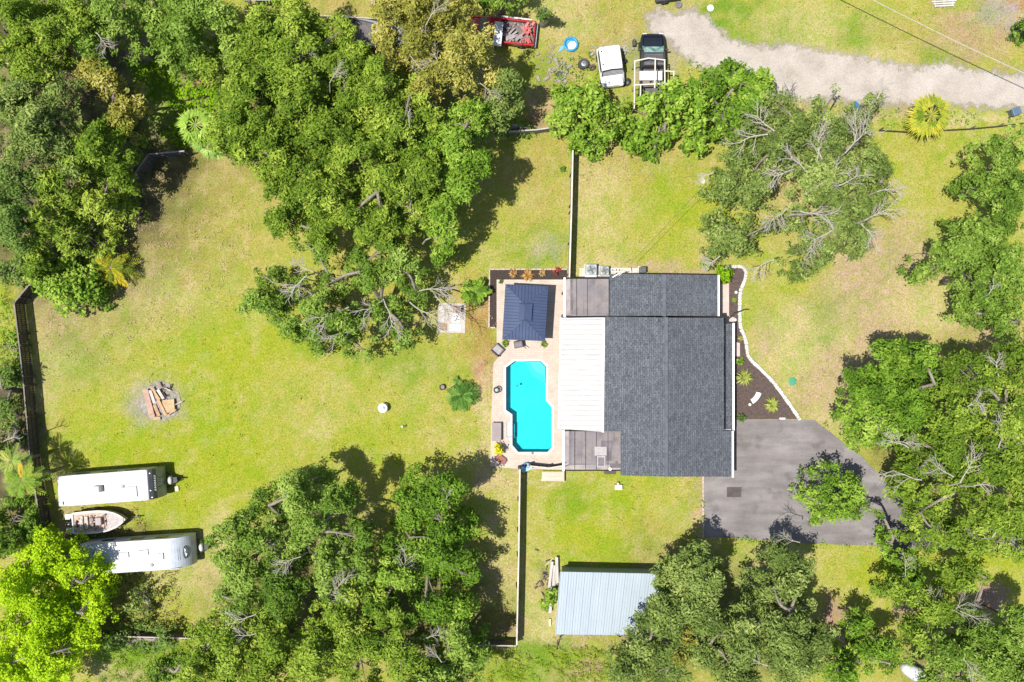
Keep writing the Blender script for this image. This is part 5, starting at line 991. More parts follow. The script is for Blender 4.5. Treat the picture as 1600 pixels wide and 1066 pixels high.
# woodland on the left
T('leafy oak filling the top left corner of the photo', [(60, 40, 80, 13), (10, 20, 50, 12), (120, 20, 50, 12), (40, 95, 60, 12)], G_YEL, tint=.42)
T('narrow dark tree with pale bare twigs near the top, second from the left corner', [(180, 30, 50, 11.5), (150, 75, 40, 10.5), (205, 75, 30, 9)], G_OAK, gaps=.25, bare=[(150, 50, -60, 2.2, 11), (195, 45, -40, 2, 11), (200, 15, 200, 2, 11)])
T('broad fuzzy green tree along the top edge left of the big canopy', [(290, 35, 75, 12), (235, 20, 45, 11), (350, 50, 50, 11), (290, 90, 35, 9)], G_OAK, tint=.6)
T('greyish green tree on the left edge below the corner oak', [(60, 170, 70, 12.5), (15, 150, 45, 12), (90, 225, 55, 11.5), (30, 235, 50, 12)], G_GREY, gaps=.1)
T('olive tree with tan highlights just left of the bright vines', [(175, 150, 42, 9.5), (150, 120, 35, 9), (190, 185, 35, 9)], G_OLIVE, tint=.35, gaps=.2)
T('mid-green tree south of the olive tree left of the dark gap', [(170, 225, 48, 10.5), (190, 270, 30, 8), (125, 245, 35, 10)], G_YEL, tint=.4, gaps=.15)
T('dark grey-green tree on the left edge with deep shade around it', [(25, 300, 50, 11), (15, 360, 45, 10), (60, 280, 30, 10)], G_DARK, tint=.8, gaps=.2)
T('feathery yellow-green thicket leaning over the west side of the lawn', [(105, 290, 50, 8), (150, 320, 45, 7), (80, 340, 45, 7.5), (125, 365, 42, 6.2), (165, 285, 36, 6.5), (60, 380, 30, 6), (195, 325, 22, 5)], G_YEL, name='bamboo_thicket', clump=.45, dens=44, L=.38, Wd=.10, tint=.62, dome=.7)
T('yellow-green small tree on the left edge above the fence corner', [(35, 400, 30, 6), (65, 415, 25, 5)], G_YEL, tint=.5, clump=.45)
T('round bright green bush at the fence corner beside the yellow-striped palm', [(105, 440, 52, 4.2), (75, 445, 32, 3.6), (140, 455, 32, 3.2)], G_BRIGHT, name='broadleaf_bush', cat='bush', clump=.42, dens=40, L=.25, Wd=.18, tint=.55, dome=.6)
T('dark tree crown on the left edge behind the fence corner', [(12, 425, 32, 6)], G_DARK, tint=.7)
palm('low palm with yellow and green stripes at the lawn west edge', 172, 418, 44, 1.6, leafmat((.05, .10, .012), (.22, .24, .02), (.58, .46, .02)), fan=False, n=30, droop=.45, lw_=.12, up=.5)
T('dark leafy tree on the left edge outside the long fence, upper one', [(-6, 590, 28, 5), (-2, 640, 24, 4.5)], G_DARK, tint=.8, gaps=.1)
T('dark grey-green tree on the left edge outside the long fence, lower one', [(-2, 700, 32, 5.5), (10, 665, 16, 4.5)], G_GREY, tint=.3, gaps=.2, bare=[(5, 690, 20, 1.6, 6)])
T('low bright weeds bush on the left edge outside the fence', [(12, 540, 28, 2), (22, 575, 16, 1.5)], G_BRIGHT, name='weedy_bush', cat='bush', clump=.35, dens=30, L=.2, Wd=.1)
palm('feather palm leaning over the fence with one golden frond', 34, 750, 42, 5.0, leafmat((.08, .17, .02), (.20, .32, .04), (.55, .38, .04)), fan=False, n=22, droop=.5, lw_=.10, cols=lambda l, r: 1.0 if r.random() < .06 else min(.6, r.gauss(.40, .12)))
palm('feather palm with striped frond beside the fence, upper one', 18, 722, 34, 4.8, leafmat((.10, .18, .03), (.24, .34, .06), (.40, .42, .10)), fan=False, n=16, droop=.5, lw_=.09)
T('dark green undergrowth tree left of the lime-green tree', [(12, 808, 42, 4.5), (40, 822, 24, 3.5), (15, 850, 40, 5)], G_OAK, tint=.35, gaps=.1, clump=.45)
T('brilliant lime-green feathery tree in the bottom left corner', [(70, 880, 52, 7), (35, 930, 55, 9.5), (110, 905, 48, 7.5), (85, 853, 28, 5), (75, 975, 55, 9), (125, 960, 38, 8.5), (60, 1030, 50, 9), (105, 1015, 40, 8.5), (20, 985, 45, 9), (140, 900, 26, 6.5), (30, 890, 32, 8.5), (60, 838, 18, 5), (148, 930, 22, 6), (50, 1060, 50, 8.5), (10, 1040, 40, 8.5)], G_LIME, name='lime_green_tree', clump=.45, dens=85, L=.20, Wd=.11, tint=.6, layers=3.0, gaps=-.06, dome=.8)
T('dark green tree at the bottom left edge under the lime-green tree', [(15, 1050, 35, 5)], G_OAK, tint=.4)
T('leafy shrub with narrow leaves at the south end of the big lawn', [(215, 1005, 38, 3.4), (250, 1000, 26, 3), (175, 1010, 28, 3)], G_DARK, name='narrow_leaf_shrub', cat='shrub', clump=.42, dens=34, L=.32, Wd=.1, tint=.85)
T('dark small shrub on the bottom edge below the narrow-leaf shrub', [(245, 1058, 26, 3), (275, 1045, 20, 2.5)], G_OAK, name='small_shrub', cat='shrub', clump=.4, tint=.4)
T('thin grey-green shrub in the shade south of the lower trailer', [(215, 935, 26, 2.5), (232, 960, 16, 2)], G_GREY, name='thin_shrub', cat='shrub', clump=.35, dens=20, gaps=.45, tint=.3)
# large central canopy
T('huge fuzzy green oak at the left of the central canopy', [(470, 90, 85, 14), (400, 110, 70, 13), (540, 130, 55, 13), (430, 180, 80, 13.5), (505, 200, 60, 13.5), (370, 160, 50, 12), (450, 35, 60, 12), (345, 110, 38, 11), (520, 60, 45, 12), (360, 195, 40, 10), (560, 160, 35, 12.5), (562, 84, 26, 12)], G_YEL, tint=.45, layers=2.3, bare=[(515, 130, 60, 2, 14.2), (500, 140, 200, 1.6, 14), (470, 80, 10, 1.5, 14.3)])
T('yellow-olive oak with many pale twigs at the top of the central canopy', [(660, 50, 75, 13.5), (720, 90, 60, 13), (620, 20, 50, 12), (700, 20, 55, 12.5), (650, 110, 50, 12.5), (768, 128, 26, 9.5), (603, 62, 26, 11.5)], G_OLIVE, tint=.5, gaps=.12, bare=[(665, 40, 70, 2.6, 13.6), (700, 60, 50, 2.4, 13.6), (690, 110, 120, 2.5, 13.4), (715, 100, 40, 2, 13.5), (640, 85, -60, 2, 13.4), (740, 85, 60, 2, 13), (750, 130, -30, 2, 12)])
T('bright green oak in the centre of the central canopy', [(600, 140, 55, 14), (620, 200, 70, 14), (560, 230, 60, 14), (640, 270, 60, 13.5), (590, 300, 50, 12.5), (570, 180, 40, 13), (640, 150, 40, 13), (600, 345, 42, 10.5), (640, 330, 42, 11), (555, 335, 45, 11)], G_YEL, tint=.5, layers=2.3, bare=[(640, 200, 80, 1.5, 14), (560, 180, 200, 1.2, 14)])
T('glossy bright green oak at the right edge of the central canopy', [(700, 240, 55, 13), (715, 290, 40, 12), (670, 230, 35, 12.5), (680, 320, 38, 11), (732, 190, 40, 11.5), (742, 255, 32, 11.5), (690, 350, 34, 9.5)], G_BRIGHT, tint=.55, layers=2.3)
T('green oak along the lower left edge of the central canopy', [(470, 280, 60, 12), (420, 240, 55, 11.5), (520, 300, 55, 12), (450, 345, 42, 9), (380, 220, 38, 9), (500, 360, 38, 9), (345, 205, 32, 8)], G_YEL, tint=.42, gaps=.05)
T('olive-brown thin tree between the central canopy and the rubble', [(785, 150, 38, 9), (770, 195, 30, 8), (800, 136, 20, 7)], G_GREY, tint=.5, gaps=.25, bare=[(780, 150, 100, 1.6, 9), (760, 175, 20, 1.8, 9)])
T('small bright bush with dark shadow right of the central canopy', [(800, 192, 24, 3.5), (825, 198, 16, 2.8)], G_BRIGHT, name='small_bush', cat='bush', clump=.35, dens=36, L=.2, Wd=.13)
T('small dark green tree at the top edge above the red pickup', [(785, -12, 28, 7), (760, -2, 16, 6), (812, -18, 14, 6)], G_OAK, tint=.5)
T('slim shaded conifer at the top edge right of the red pickup', [(852, 8, 16, 6.5)], G_DARK, name='slim_conifer', tint=.4, clump=.4)
palm('pale green fan palm between the vines and the central canopy', 305, 195, 40, 5.5, leafmat((.14, .26, .03), (.28, .42, .06), (.44, .56, .14)), n=24, lw_=.06)
palm('pale grey-green palm above the lawn northwest corner', 325, 225, 32, 4.5, leafmat((.12, .24, .04), (.24, .38, .08), (.38, .50, .14)), n=20, lw_=.055)
T('yellow-green sapling crown above the north end of the lawn', [(345, 190, 22, 7), (360, 215, 20, 6)], G_BRIGHT, tint=.7)
# middle oak with bare limbs
T('sprawling oak in the middle of the lawn with bare limbs reaching east', [(590, 395, 42, 9.5), (625, 420, 42, 9.5), (560, 425, 38, 9), (410, 430, 32, 7), (395, 470, 28, 6.5), (425, 480, 30, 6.5), (465, 445, 32, 7.5), (500, 480, 36, 8), (455, 515, 26, 6), (490, 525, 30, 6.5), (540, 500, 36, 8), (560, 540, 34, 6.5), (610, 490, 36, 8), (630, 525, 26, 6), (520, 440, 30, 8), (650, 460, 28, 8), (500, 395, 26, 8), (480, 375, 24, 8)],
  G_OAK, tint=.55, gaps=.16, base=(600, 470), bare=[(545, 480, 200, 3.2, 8.6), (600, 470, -60, 3.0, 9), (600, 468, 215, 2.6, 9), (640, 472, -45, 3.8, 7.5), (655, 455, 15, 3.0, 7.5), (560, 515, 190, 3.0, 7.4), (480, 430, 210, 2.6, 8), (490, 425, 160, 2, 8), (680, 462, -55, 2.6, 6.5), (665, 375, 30, 2, 7)], clump=.55)
T('small round leafy crown east of the sprawling oak', [(688, 398, 20, 7), (700, 388, 14, 7)], G_BRIGHT, tint=.5, clump=.4)
palm('spreading green spiky palm west of the gazebo mulch bed', 742, 455, 29, 1.4, G_BRIGHT, n=26, fan=False, lw_=.13, droop=.4, name='low_palm')
palm('dark green spiky yucca on the lawn west of the pool', 721, 619, 30, .9, leafmat((.04, .10, .015), (.09, .20, .03), (.20, .34, .07)), n=30, fan=False, lw_=.10, droop=.25, name='yucca', cat='yucca', up=.6)
# bottom centre oaks
T('large oak in the bottom centre, western crown facing the trailers', [(470, 765, 42, 11), (420, 790, 42, 10.5), (380, 830, 42, 10), (430, 850, 50, 11.5), (490, 830, 50, 12), (375, 890, 45, 10.5), (440, 910, 55, 12), (505, 890, 48, 12), (370, 940, 40, 10), (530, 780, 36, 11), (560, 840, 34, 11), (560, 890, 38, 11), (350, 880, 24, 8.5), (500, 745, 22, 9), (345, 925, 20, 8)], G_OAK, tint=.52, gaps=.14, bare=[(460, 800, 110, 2.4, 12), (430, 800, 170, 2, 11.5), (470, 870, 200, 2.4, 12.4), (500, 930, 150, 3, 12.4), (400, 960, 200, 3, 11.5), (440, 985, 190, 2.5, 11.5)])
T('large oak in the bottom centre, eastern crown facing the pool fence', [(645, 765, 38, 8.6), (700, 762, 34, 7.5), (680, 800, 48, 9.8), (708, 830, 38, 8), (640, 840, 50, 10.2), (690, 880, 52, 10.2), (620, 900, 48, 10.2), (722, 895, 30, 7.0), (665, 940, 48, 9.8), (715, 950, 36, 8.0), (595, 945, 36, 9.5)], G_BRIGHT, tint=.40, gaps=.1, bare=[(620, 905, 45, 3.2, 10.9), (640, 920, 10, 2.6, 10.8), (700, 790, 100, 1.6, 10.2), (640, 990, 60, 2.4, 10.5), (660, 1000, 30, 2.2, 10.3)])
T('yellow-green oak on the bottom edge between the two large crowns', [(560, 930, 48, 12), (530, 985, 58, 12), (600, 990, 55, 12), (560, 1045, 50, 11.5), (640, 1045, 48, 11.5), (490, 1030, 50, 11.5)], G_YEL, tint=.5, gaps=.08, bare=[(545, 940, 140, 2.4, 12.5), (590, 1010, 70, 2.2, 12.3), (520, 930, 60, 2.4, 12.4), (610, 1020, 40, 2, 12.3)])
T('mid-green oak in the bottom left of the centre group beside the short fence', [(330, 1000, 45, 9.5), (380, 995, 48, 10.5), (430, 1010, 50, 11), (360, 1045, 45, 10), (420, 1060, 45, 10), (310, 1045, 36, 9)], G_YEL, tint=.45, gaps=.08, bare=[(400, 990, 200, 2.4, 11.2), (440, 1000, 30, 2, 11.3)])
T('green oak at the bottom edge beside the fence corner', [(700, 1010, 48, 10.5), (740, 1008, 32, 7.5), (720, 1050, 46, 8.5), (670, 1055, 36, 10)], G_OAK, tint=.6, gaps=.05, bare=[(690, 1035, 120, 2, 11)])
# shrubs along the gravel road
T('bright green broad shrub north of the fence, westernmost of the shrub row', [(885, 150, 32, 4.5), (880, 185, 30, 4.2), (920, 165, 38, 5), (915, 215, 32, 4), (950, 190, 38, 5), (935, 235, 16, 3)], G_BRIGHT, name='broad_shrub', cat='shrub', clump=.45, dens=40, L=.30, Wd=.17, tint=.7, dome=.5)
T('olive-tinged shrub just below the white van', [(935, 155, 26, 5.6), (965, 165, 26, 5.4), (945, 190, 24, 5.2)], G_YEL, name='olive_shrub', cat='shrub', clump=.42, dens=36, L=.28, Wd=.13, tint=.5)
T('glossy green shrub below the black pickup, full of large leaves', [(1010, 175, 42, 4.8), (1050, 160, 36, 5), (1040, 200, 34, 4.2), (995, 210, 30, 4), (1022, 238, 16, 3), (1085, 150, 32, 5)], G_BRIGHT, name='large_leaf_shrub', cat='shrub', clump=.45, dens=36, L=.36, Wd=.2, tint=.45, dome=.5)
T('green shrub in the east half of the shrub row beside the road', [(1115, 145, 40, 5.6), (1160, 125, 34, 6), (1100, 190, 36, 5), (1145, 185, 40, 5.5), (1190, 130, 26, 5.5), (1090, 220, 22, 4), (1142, 100, 16, 5.2), (1175, 165, 30, 5.8)], G_BRIGHT, name='large_leaf_shrub', cat='shrub', clump=.45, dens=38, L=.33, Wd=.18, tint=.5, dome=.5)
# bare-topped oak on the right
T('wide sparse oak with silvery bare branches over the north lawn', [(1180, 195, 36, 9), (1215, 170, 32, 9), (1220, 230, 45, 10), (1160, 240, 36, 9), (1285, 180, 34, 9.5), (1290, 230, 45, 11), (1345, 200, 32, 9), (1270, 280, 48, 11.5), (1335, 265, 42, 10.5), (1380, 265, 28, 8.5), (1375, 310, 30, 8.5), (1320, 320, 42, 10), (1250, 335, 32, 9.5), (1135, 290, 36, 8), (1180, 300, 36, 8.5), (1130, 350, 34, 7.5), (1165, 370, 38, 7.5), (1125, 385, 24, 6.5), (1270, 385, 34, 7.5), (1255, 420, 26, 6), (1345, 375, 36, 7.5), (1300, 360, 30, 8.5), (1310, 140, 12, 7), (1355, 165, 22, 8), (1212, 350, 16, 8), (1240, 195, 30, 9.5), (1180, 265, 34, 8.5), (1315, 235, 34, 10.5), (1300, 315, 34, 10.5)],
  G_GREY, tint=.42, gaps=.10, base=(1265, 300), clump=.5, layers=2.8, dens=58, bare=[(1270, 295, 40, 2.8, 12), (1285, 250, 110, 2.8, 12), (1265, 270, 150, 2.6, 12), (1320, 240, 45, 4.2, 11.6), (1335, 225, 70, 2.4, 11), (1200, 210, 190, 3.2, 10.5), (1210, 205, 130, 2.6, 10.5), (1225, 150, 80, 2, 9.5), (1250, 330, -20, 2.8, 11), (1230, 325, 220, 2.6, 10.5), (1350, 345, 25, 3.0, 9.6), (1345, 350, -50, 2.2, 9.5), (1370, 300, 20, 2.2, 9), (1115, 270, 200, 1.6, 8.5), (1300, 360, 210, 2.8, 9.6), (1240, 265, 190, 2.2, 11), (1210, 405, 200, 2.6, 7.5), (1275, 255, 70, 2.6, 12), (1125, 400, 230, 1.6, 7), (1310, 290, 10, 2.4, 11.8), (1370, 155, 60, 1.8, 9.5)])
palm('yellow-green fan palm at the roadside near the bins', 1455, 180, 44, 3.2, leafmat((.10, .17, .012), (.32, .35, .04), (.60, .48, .04)), n=34, lw_=.055, cols=lambda l, r: .25 + .5 * l + r.gauss(0, .15), droop=.35)
T('round dark green bush on the right edge beside the gravelly yard', [(1600, 45, 18, 2.6)], G_BRIGHT, name='round_bush', cat='bush', clump=.35, tint=.3)
# right side
T('oak at the right edge, upper one above the dry lawn', [(1570, 240, 48, 10), (1530, 290, 30, 8.5), (1590, 290, 42, 10), (1525, 275, 22, 7.5), (1580, 330, 45, 10)], G_OAK, tint=.45, gaps=.1)
T('spreading oak on the right edge, second from the top, with a deep notch', [(1520, 365, 38, 9), (1470, 400, 34, 8), (1450, 420, 24, 7), (1500, 400, 36, 9), (1560, 400, 45, 10), (1590, 440, 42, 10), (1530, 445, 42, 9.5), (1510, 480, 26, 7.5), (1560, 490, 40, 9), (1595, 500, 30, 8.5)], G_OAK, tint=.6, gaps=.1, bare=[(1545, 460, 60, 1.4, 10)])
T('broad bright oak on the right side north of the driveway bend', [(1385, 555, 32, 9), (1350, 600, 40, 9.5), (1330, 640, 28, 8), (1400, 600, 48, 11), (1440, 560, 40, 10), (1380, 660, 48, 11), (1430, 640, 52, 12), (1460, 600, 42, 11), (1345, 690, 22, 8)], G_BRIGHT, tint=.38, gaps=.1, bare=[(1400, 690, 10, 2, 12), (1430, 700, 60, 2, 12)])
T('large oak on the right edge with pale forked limbs above the driveway', [(1520, 590, 50, 11.5), (1580, 570, 45, 11), (1500, 650, 55, 12.5), (1570, 650, 55, 12.5), (1470, 700, 50, 12), (1540, 720, 60, 13), (1590, 730, 45, 12.5), (1490, 770, 52, 12), (1560, 800, 55, 12.5), (1430, 740, 42, 11), (1440, 800, 34, 9), (1520, 840, 40, 10), (1590, 850, 34, 9), (1425, 690, 28, 11), (1470, 832, 36, 9.5), (1408, 762, 28, 9), (1450, 858, 26, 8), (1560, 850, 32, 9)], G_YEL, tint=.32, gaps=.12,
  bare=[(1500, 755, 60, 3.2, 13.2), (1490, 745, 150, 2.8, 13), (1520, 760, 20, 2, 13), (1560, 700, 80, 2.6, 13.2), (1440, 750, 175, 3.2, 12), (1420, 700, 150, 2.6, 12), (1590, 740, 100, 2.6, 13), (1500, 640, 30, 2.2, 12.8), (1560, 590, 100, 2, 12), (1550, 840, 60, 2.4, 11)])
T('small round tree standing in the driveway', [(1290, 750, 34, 5.6), (1270, 780, 26, 5.2), (1325, 760, 28, 5.4), (1300, 790, 36, 6), (1285, 815, 22, 4.8), (1335, 795, 24, 5), (1345, 770, 16, 4.8)], G_BRIGHT, tint=.55, clump=.45, dens=50, gaps=.06, name='small_round_tree', bare=[(1308, 802, 60, .9, 6.2)], dome=.7, base=(1302, 776))
T('thin leaning tree at the driveway bottom edge near the right trees', [(1400, 845, 22, 6), (1410, 875, 24, 6), (1375, 800, 12, 6), (1425, 905, 26, 6.5)], G_BRIGHT, tint=.5, clump=.42, gaps=.15)
# bottom right
T('dense grey-green oak overlapping the right end of the shed', [(1050, 900, 34, 8.5), (1085, 875, 34, 9), (1100, 910, 42, 10), (1050, 945, 42, 9.5), (1020, 975, 30, 8), (1090, 960, 45, 10.5), (1000, 1010, 38, 8.5), (1050, 1015, 48, 10), (1110, 1010, 45, 10), (980, 1050, 36, 8), (1040, 1055, 42, 9), (1135, 985, 34, 9.5), (1140, 1040, 38, 9.5)], G_GREY, tint=.42, gaps=.05, layers=2.3, bare=[(1110, 930, 100, 1.6, 10.6), (1040, 1030, 200, 2, 10)])
T('yellow-leaved small crown emerging from the grey-green oak', [(1070, 1000, 24, 11), (1060, 1025, 16, 10.8)], G_OLIVE, tint=.3, clump=.45)
T('grey-green oak south of the driveway with tangled top twigs', [(1225, 870, 34, 8.5), (1250, 905, 34, 9), (1210, 920, 42, 10), (1235, 955, 44, 10.5), (1185, 975, 45, 10.5), (1160, 1020, 48, 10.5), (1220, 1010, 50, 11), (1270, 1000, 42, 10), (1265, 950, 24, 8.5), (1160, 1060, 40, 10), (1250, 1050, 48, 10.5)], G_GREY, tint=.45, gaps=.1, bare=[(1250, 848, 160, 2.2, 8.8), (1240, 850, 60, 1.8, 8.8), (1200, 1040, 170, 2.6, 11.2), (1270, 970, 220, 1.8, 10.6)])
T('bright green tree between the pink soil patches on the bottom edge', [(1370, 1000, 34, 7.5), (1340, 975, 24, 6.5), (1350, 1040, 40, 8), (1310, 1050, 36, 8.5), (1395, 1040, 24, 7)], G_BRIGHT, tint=.5, gaps=.1)
T('thin forked oak at the lower right with long pale limbs', [(1400, 920, 32, 7.5), (1440, 940, 36, 8.5), (1490, 905, 36, 8.5), (1470, 960, 34, 9), (1520, 895, 24, 7.5), (1430, 985, 28, 8), (1415, 895, 20, 7), (1545, 905, 12, 6.5)], G_YEL, tint=.4, gaps=.34, base=(1480, 985), bare=[(1475, 960, 20, 3.4, 9), (1490, 950, 90, 2.6, 9), (1470, 965, 110, 2.6, 9), (1440, 995, 200, 3.0, 8.6), (1500, 955, -30, 2.6, 8.6), (1440, 960, 140, 2.4, 8.6), (1415, 900, 95, 2, 7.6), (1430, 930, 70, 2, 8.4)])
T('wide green oak filling the bottom right corner', [(1490, 1020, 42, 9.5), (1540, 990, 42, 10), (1590, 980, 38, 9.5), (1560, 1040, 52, 10.5), (1500, 1060, 42, 9.5), (1600, 1040, 45, 10), (1450, 1055, 30, 8.5)], G_OAK, tint=.6, gaps=.1, bare=[(1500, 1020, -60, 3, 10), (1540, 1000, 160, 2, 10.4)])
# ------------------------------------------------------------------ small plants
T('yellow-leaved bush at the deck west edge beside the storage box', [(779, 702, 11, 1.2)], leafmat((.45, .42, .01), (.68, .62, .02), (.80, .74, .05), trans=.3), name='yellow_bush', cat='bush', clump=.24, dens=60, L=.22, Wd=.09, tr=.03, rag=.3)
T('bright leafy bush at the northeast corner of the house', [(1132, 429, 15, 1.9), (1142, 426, 8, 1.5)], G_VINE, name='leafy_bush', cat='bush', clump=.26, dens=34, L=.28, Wd=.13, tint=.4, tr=.04)
T('grey twiggy shrub by the northeast corner of the house', [(1106, 412, 15, 1.6)], G_GREY, name='twiggy_shrub', cat='shrub', clump=.28, dens=12, gaps=.4, tr=.04, bare=[(1105, 412, 120, .9, 1.5), (1108, 410, 60, .9, 1.5)])
T('bright green bush against the west side of the shed', [(860, 938, 13, 2.2), (856, 950, 13, 1.9), (866, 926, 9, 2)], G_BRIGHT, name='leafy_bush', cat='bush', clump=.28, dens=34, L=.26, Wd=.16, tint=.55, tr=.05)
tuft('orange-brown bromeliad, westernmost in the mulch bed', 802, 427, 9, .15, leafmat((.30, .12, .03), (.45, .26, .09), (.55, .42, .16)), 26, 'bromeliad', 'plant')
tuft('largest orange-brown bromeliad in the mulch bed', 825, 430, 12, .15, leafmat((.30, .13, .03), (.48, .27, .09), (.58, .42, .16)), 44, 'bromeliad', 'plant')
tuft('narrow tan bromeliad, third from the west in the mulch bed', 847, 427, 8, .15, leafmat((.28, .16, .04), (.45, .32, .12), (.55, .45, .2)), 22, 'bromeliad', 'plant')
tuft('dark red bromeliad at the east end of the mulch bed', 870, 424, 9, .2, leafmat((.20, .02, .02), (.38, .05, .04), (.5, .12, .08)), 26, 'bromeliad', 'plant')
tuft('large yellow-green grass clump against the east wall', 1161, 590, 16, .3, leafmat((.17, .23, .03), (.34, .39, .08), (.52, .55, .2)), 90, 'grass_clump', 'plant', .035)
tuft('pale yellow-green grass clump south of the curved bench', 1205, 632, 14, .3, leafmat((.20, .26, .03), (.38, .43, .08), (.56, .58, .2)), 90, 'grass_clump', 'plant', .035)
tuft('dark green broad-leaved plant at the wall end of the path', 1154, 564, 9, .3, G_OAK, 24, 'leafy_plant', 'plant', .09)
tuft('dark green plant with pale tip where wall meets driveway', 1157, 653, 9, .3, G_DARK, 22, 'leafy_plant', 'plant', .09)
tuft('small yellow-green plant in the narrow mulch strip', 1147, 469, 5, .1, G_YEL, 26, 'small_plant', 'plant', .06, h=.2)
tuft('small olive plant at the bed narrowing east of the porch', 1157, 529, 5, .1, G_OLIVE, 26, 'small_plant', 'plant', .06, h=.2)
tuft('tiny green weed on the lawn west of the long north fence', 878, 265, 7, .2, G_OAK, 24, 'weed', 'plant', .06)
tuft('green potted plant by the gazebo southwest corner', 789, 537, 8, .3, G_YEL, 30, 'potted_plant', 'plant', .05)
tuft('pale yellow-green plant by the gazebo southeast corner', 849, 538, 7, .2, G_PALM, 30, 'potted_plant', 'plant', .05)
tuft('small green plant north of the spiky yucca', 714, 596, 10, .2, G_GREY, 30, 'small_plant', 'plant', .05)
tuft('thin green weeds left of the curved deck fence corner', 782, 440, 5, .15, G_DARK, 20, 'small_plant', 'plant', .04)
# ------------------------------------------------------------------ ground cover nobody could count
def cover(name, polys, dens, zr_, mat, label, cat, L, Wd, seed, tint=.5, n_per=8, rad=.3):
    g = np.random.default_rng(seed); cs = []
    for poly in polys:
        w_ = W2(poly); xs_ = [p[0] for p in w_]; ys_ = [p[1] for p in w_]; k = int((max(xs_) - min(xs_)) * (max(ys_) - min(ys_)) * dens)
        x = g.uniform(min(xs_), max(xs_), k); y = g.uniform(min(ys_), max(ys_), k); m_ = inpoly(x, y, w_); m_ &= vnoise(x + 200, y + 200, 1.6, seed) + g.normal(size=k) * .12 > .3
        x = x[m_]; y = y[m_]; cs.append(np.stack([x, y, zr_[0] + (zr_[1] - zr_[0]) * vnoise(x + 300, y + 300, 2.2, seed + 1)], 1))
    c = np.concatenate(cs); o = leaves(name, c, np.full(len(c), rad), tint + g.normal(size=len(c)) * .15, n_per * (.6 / rad) ** 2, mat, L, Wd, seed=seed, up=.8); o['kind'] = 'stuff'
    return tag(o, label, cat)
cover('vine_ground_cover', [[(205, 105), (270, 85), (330, 85), (345, 130), (340, 180), (330, 235), (285, 235), (262, 215), (240, 165)]], 9, (.2, 1.0), G_VINE, 'bright green vines blanketing the gap west of the central canopy', 'vines', .24, .16, 31)
cover('tall_grass', [[(765, 1013), (840, 1008), (945, 1014), (965, 1066), (760, 1075)]], 10, (.1, .35), leafmat((.14, .23, .01), (.26, .36, .02), (.42, .44, .07), trans=.3), 'tall uneven grass south of the shed fence line', 'grass', .5, .045, 32, n_per=7)
cover('tall_grass', [[(140, 1015), (300, 1000), (330, 1066), (120, 1075)], [(0, 450), (20, 460), (28, 560), (0, 570)]], 8, (.08, .3), leafmat((.10, .22, .01), (.22, .36, .02), (.36, .42, .05), trans=.3), 'tall bright grass beyond the fences in the lower and far left', 'grass', .4, .05, 33, n_per=6)
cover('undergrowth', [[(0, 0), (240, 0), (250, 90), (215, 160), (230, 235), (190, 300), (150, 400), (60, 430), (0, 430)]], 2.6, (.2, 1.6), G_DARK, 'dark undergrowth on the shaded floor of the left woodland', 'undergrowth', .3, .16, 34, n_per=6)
cover('roadside_weeds', [[(860, 95), (945, 75), (950, 100), (925, 130), (870, 135)], [(1040, 100), (1085, 92), (1105, 120), (1050, 135)], [(1300, 165), (1420, 170), (1600, 180), (1600, 190), (1420, 205), (1300, 190)], [(780, 100), (860, 130), (860, 190), (790, 190)], [(1270, 653), (1276, 653), (1350, 708), (1347, 715)], [(1100, 836), (1290, 848), (1600, 860), (1600, 866), (1290, 853), (1100, 842)], [(1094, 745), (1100, 745), (1100, 838), (1094, 838)]], 5, (.05, .3), G_BRIGHT, 'patches of low weeds along the gravel road and around the vehicles', 'weeds', .2, .09, 35, n_per=5)
cover('leaf_litter', [[(110, 782), (225, 795), (235, 830), (130, 845)], [(150, 890), (280, 890), (285, 990), (150, 990)]], 9, (.02, .07), leafmat((.07, .05, .03), (.20, .15, .08), (.42, .34, .2), trans=0), 'brown leaf litter round the boat and behind the lower trailer', 'leaf litter', .13, .08, 36, n_per=4)
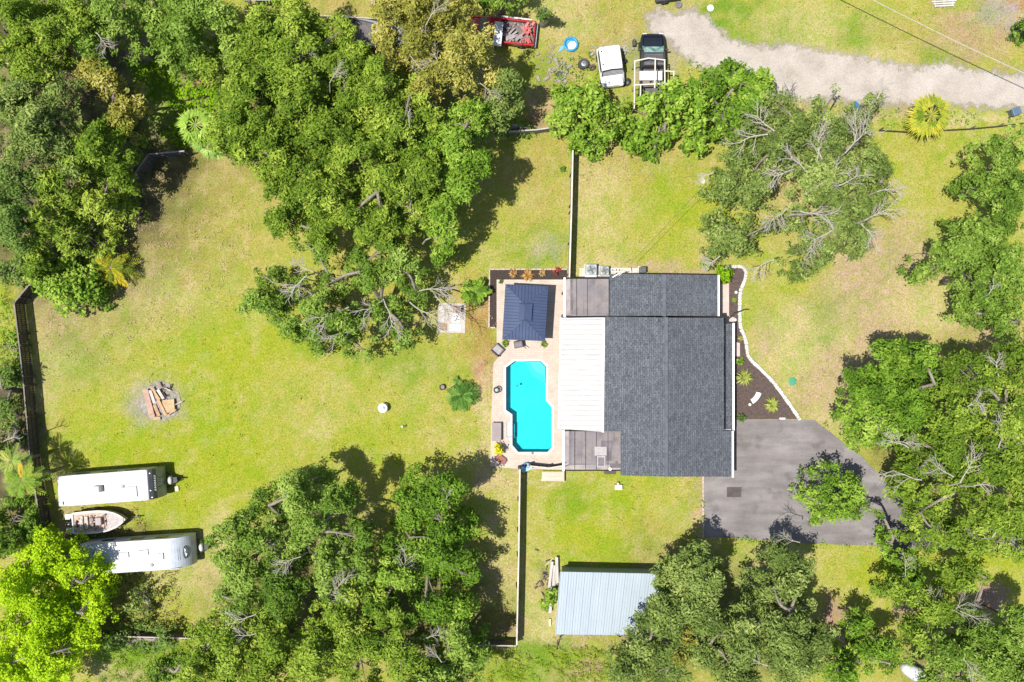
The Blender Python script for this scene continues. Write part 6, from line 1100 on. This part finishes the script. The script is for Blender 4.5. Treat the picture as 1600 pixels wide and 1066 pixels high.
cover('lawn_weeds', [[(60, 470), (260, 260), (400, 330), (400, 560), (760, 560), (760, 700), (340, 800), (300, 950), (240, 960), (330, 830), (100, 720)], [(900, 250), (1100, 250), (1100, 415), (900, 410)], [(820, 745), (1095, 750), (1095, 870), (820, 870)], [(1170, 430), (1420, 300), (1580, 210), (1500, 340), (1420, 420), (1330, 620), (1250, 640), (1180, 560)], [(1060, 0), (1600, 0), (1600, 100), (1300, 75)], [(850, 0), (1000, 0), (1000, 60), (850, 90)], [(1290, 860), (1400, 860), (1380, 950), (1290, 950)]], .5, (.0, .03), leafmat((.16, .22, .015), (.24, .29, .03), (.42, .40, .13), trans=.1), 'scattered weeds and clippings across the mown lawns', 'weeds', .16, .05, 41, n_per=1.1)
cover('dry_thatch', [[(60, 470), (260, 260), (400, 330), (390, 480), (200, 540), (80, 620)], [(740, 500), (775, 480), (770, 700), (750, 700)], [(1260, 430), (1420, 380), (1450, 480), (1330, 620), (1250, 560)], [(785, 750), (808, 750), (804, 990), (780, 990)], [(900, 240), (1100, 240), (1090, 290), (900, 290)], [(850, 10), (1000, 10), (1000, 60), (850, 90)], [(860, 996), (1050, 996), (1050, 1008), (860, 1006)]], 2.2, (.0, .02), leafmat((.22, .16, .08), (.42, .34, .19), (.58, .50, .32), trans=0), 'dead straw and dry leaves on the worn tan patches', 'dry grass', .18, .035, 43, n_per=1.3)
# ------------------------------------------------------------------ groups of repeats
GR = {'tree': 'trees round and across the lawns', 'palm': 'palms among the trees', 'tyre': 'loose tyres round the parked vehicles', 'travel trailer': 'travel trailers by the west fence', 'fence': 'fences round the yards',
      'garden light': 'globe lights in the east mulch bed', 'air conditioner': 'air conditioners behind the house', 'bin': 'wheeled bins by the gravel road', 'bush': 'bushes in the yards', 'shrub': 'shrubs along the yard edges', 'pickup truck': 'pickup trucks north of the fence', 'light': 'dark deck lights by the white fascia', 'tarpaulin': 'tarps among the vines'}
for o in list(bpy.data.objects):
    if o.parent is None and o.get('category') in GR and not o.get('kind'): o['group'] = 'bromeliads in the mulch bed' if o.name.startswith('bromeliad') else GR[o['category']]
    if o.parent is None and o.name.startswith('bromeliad'): o['group'] = 'bromeliads in the mulch bed'
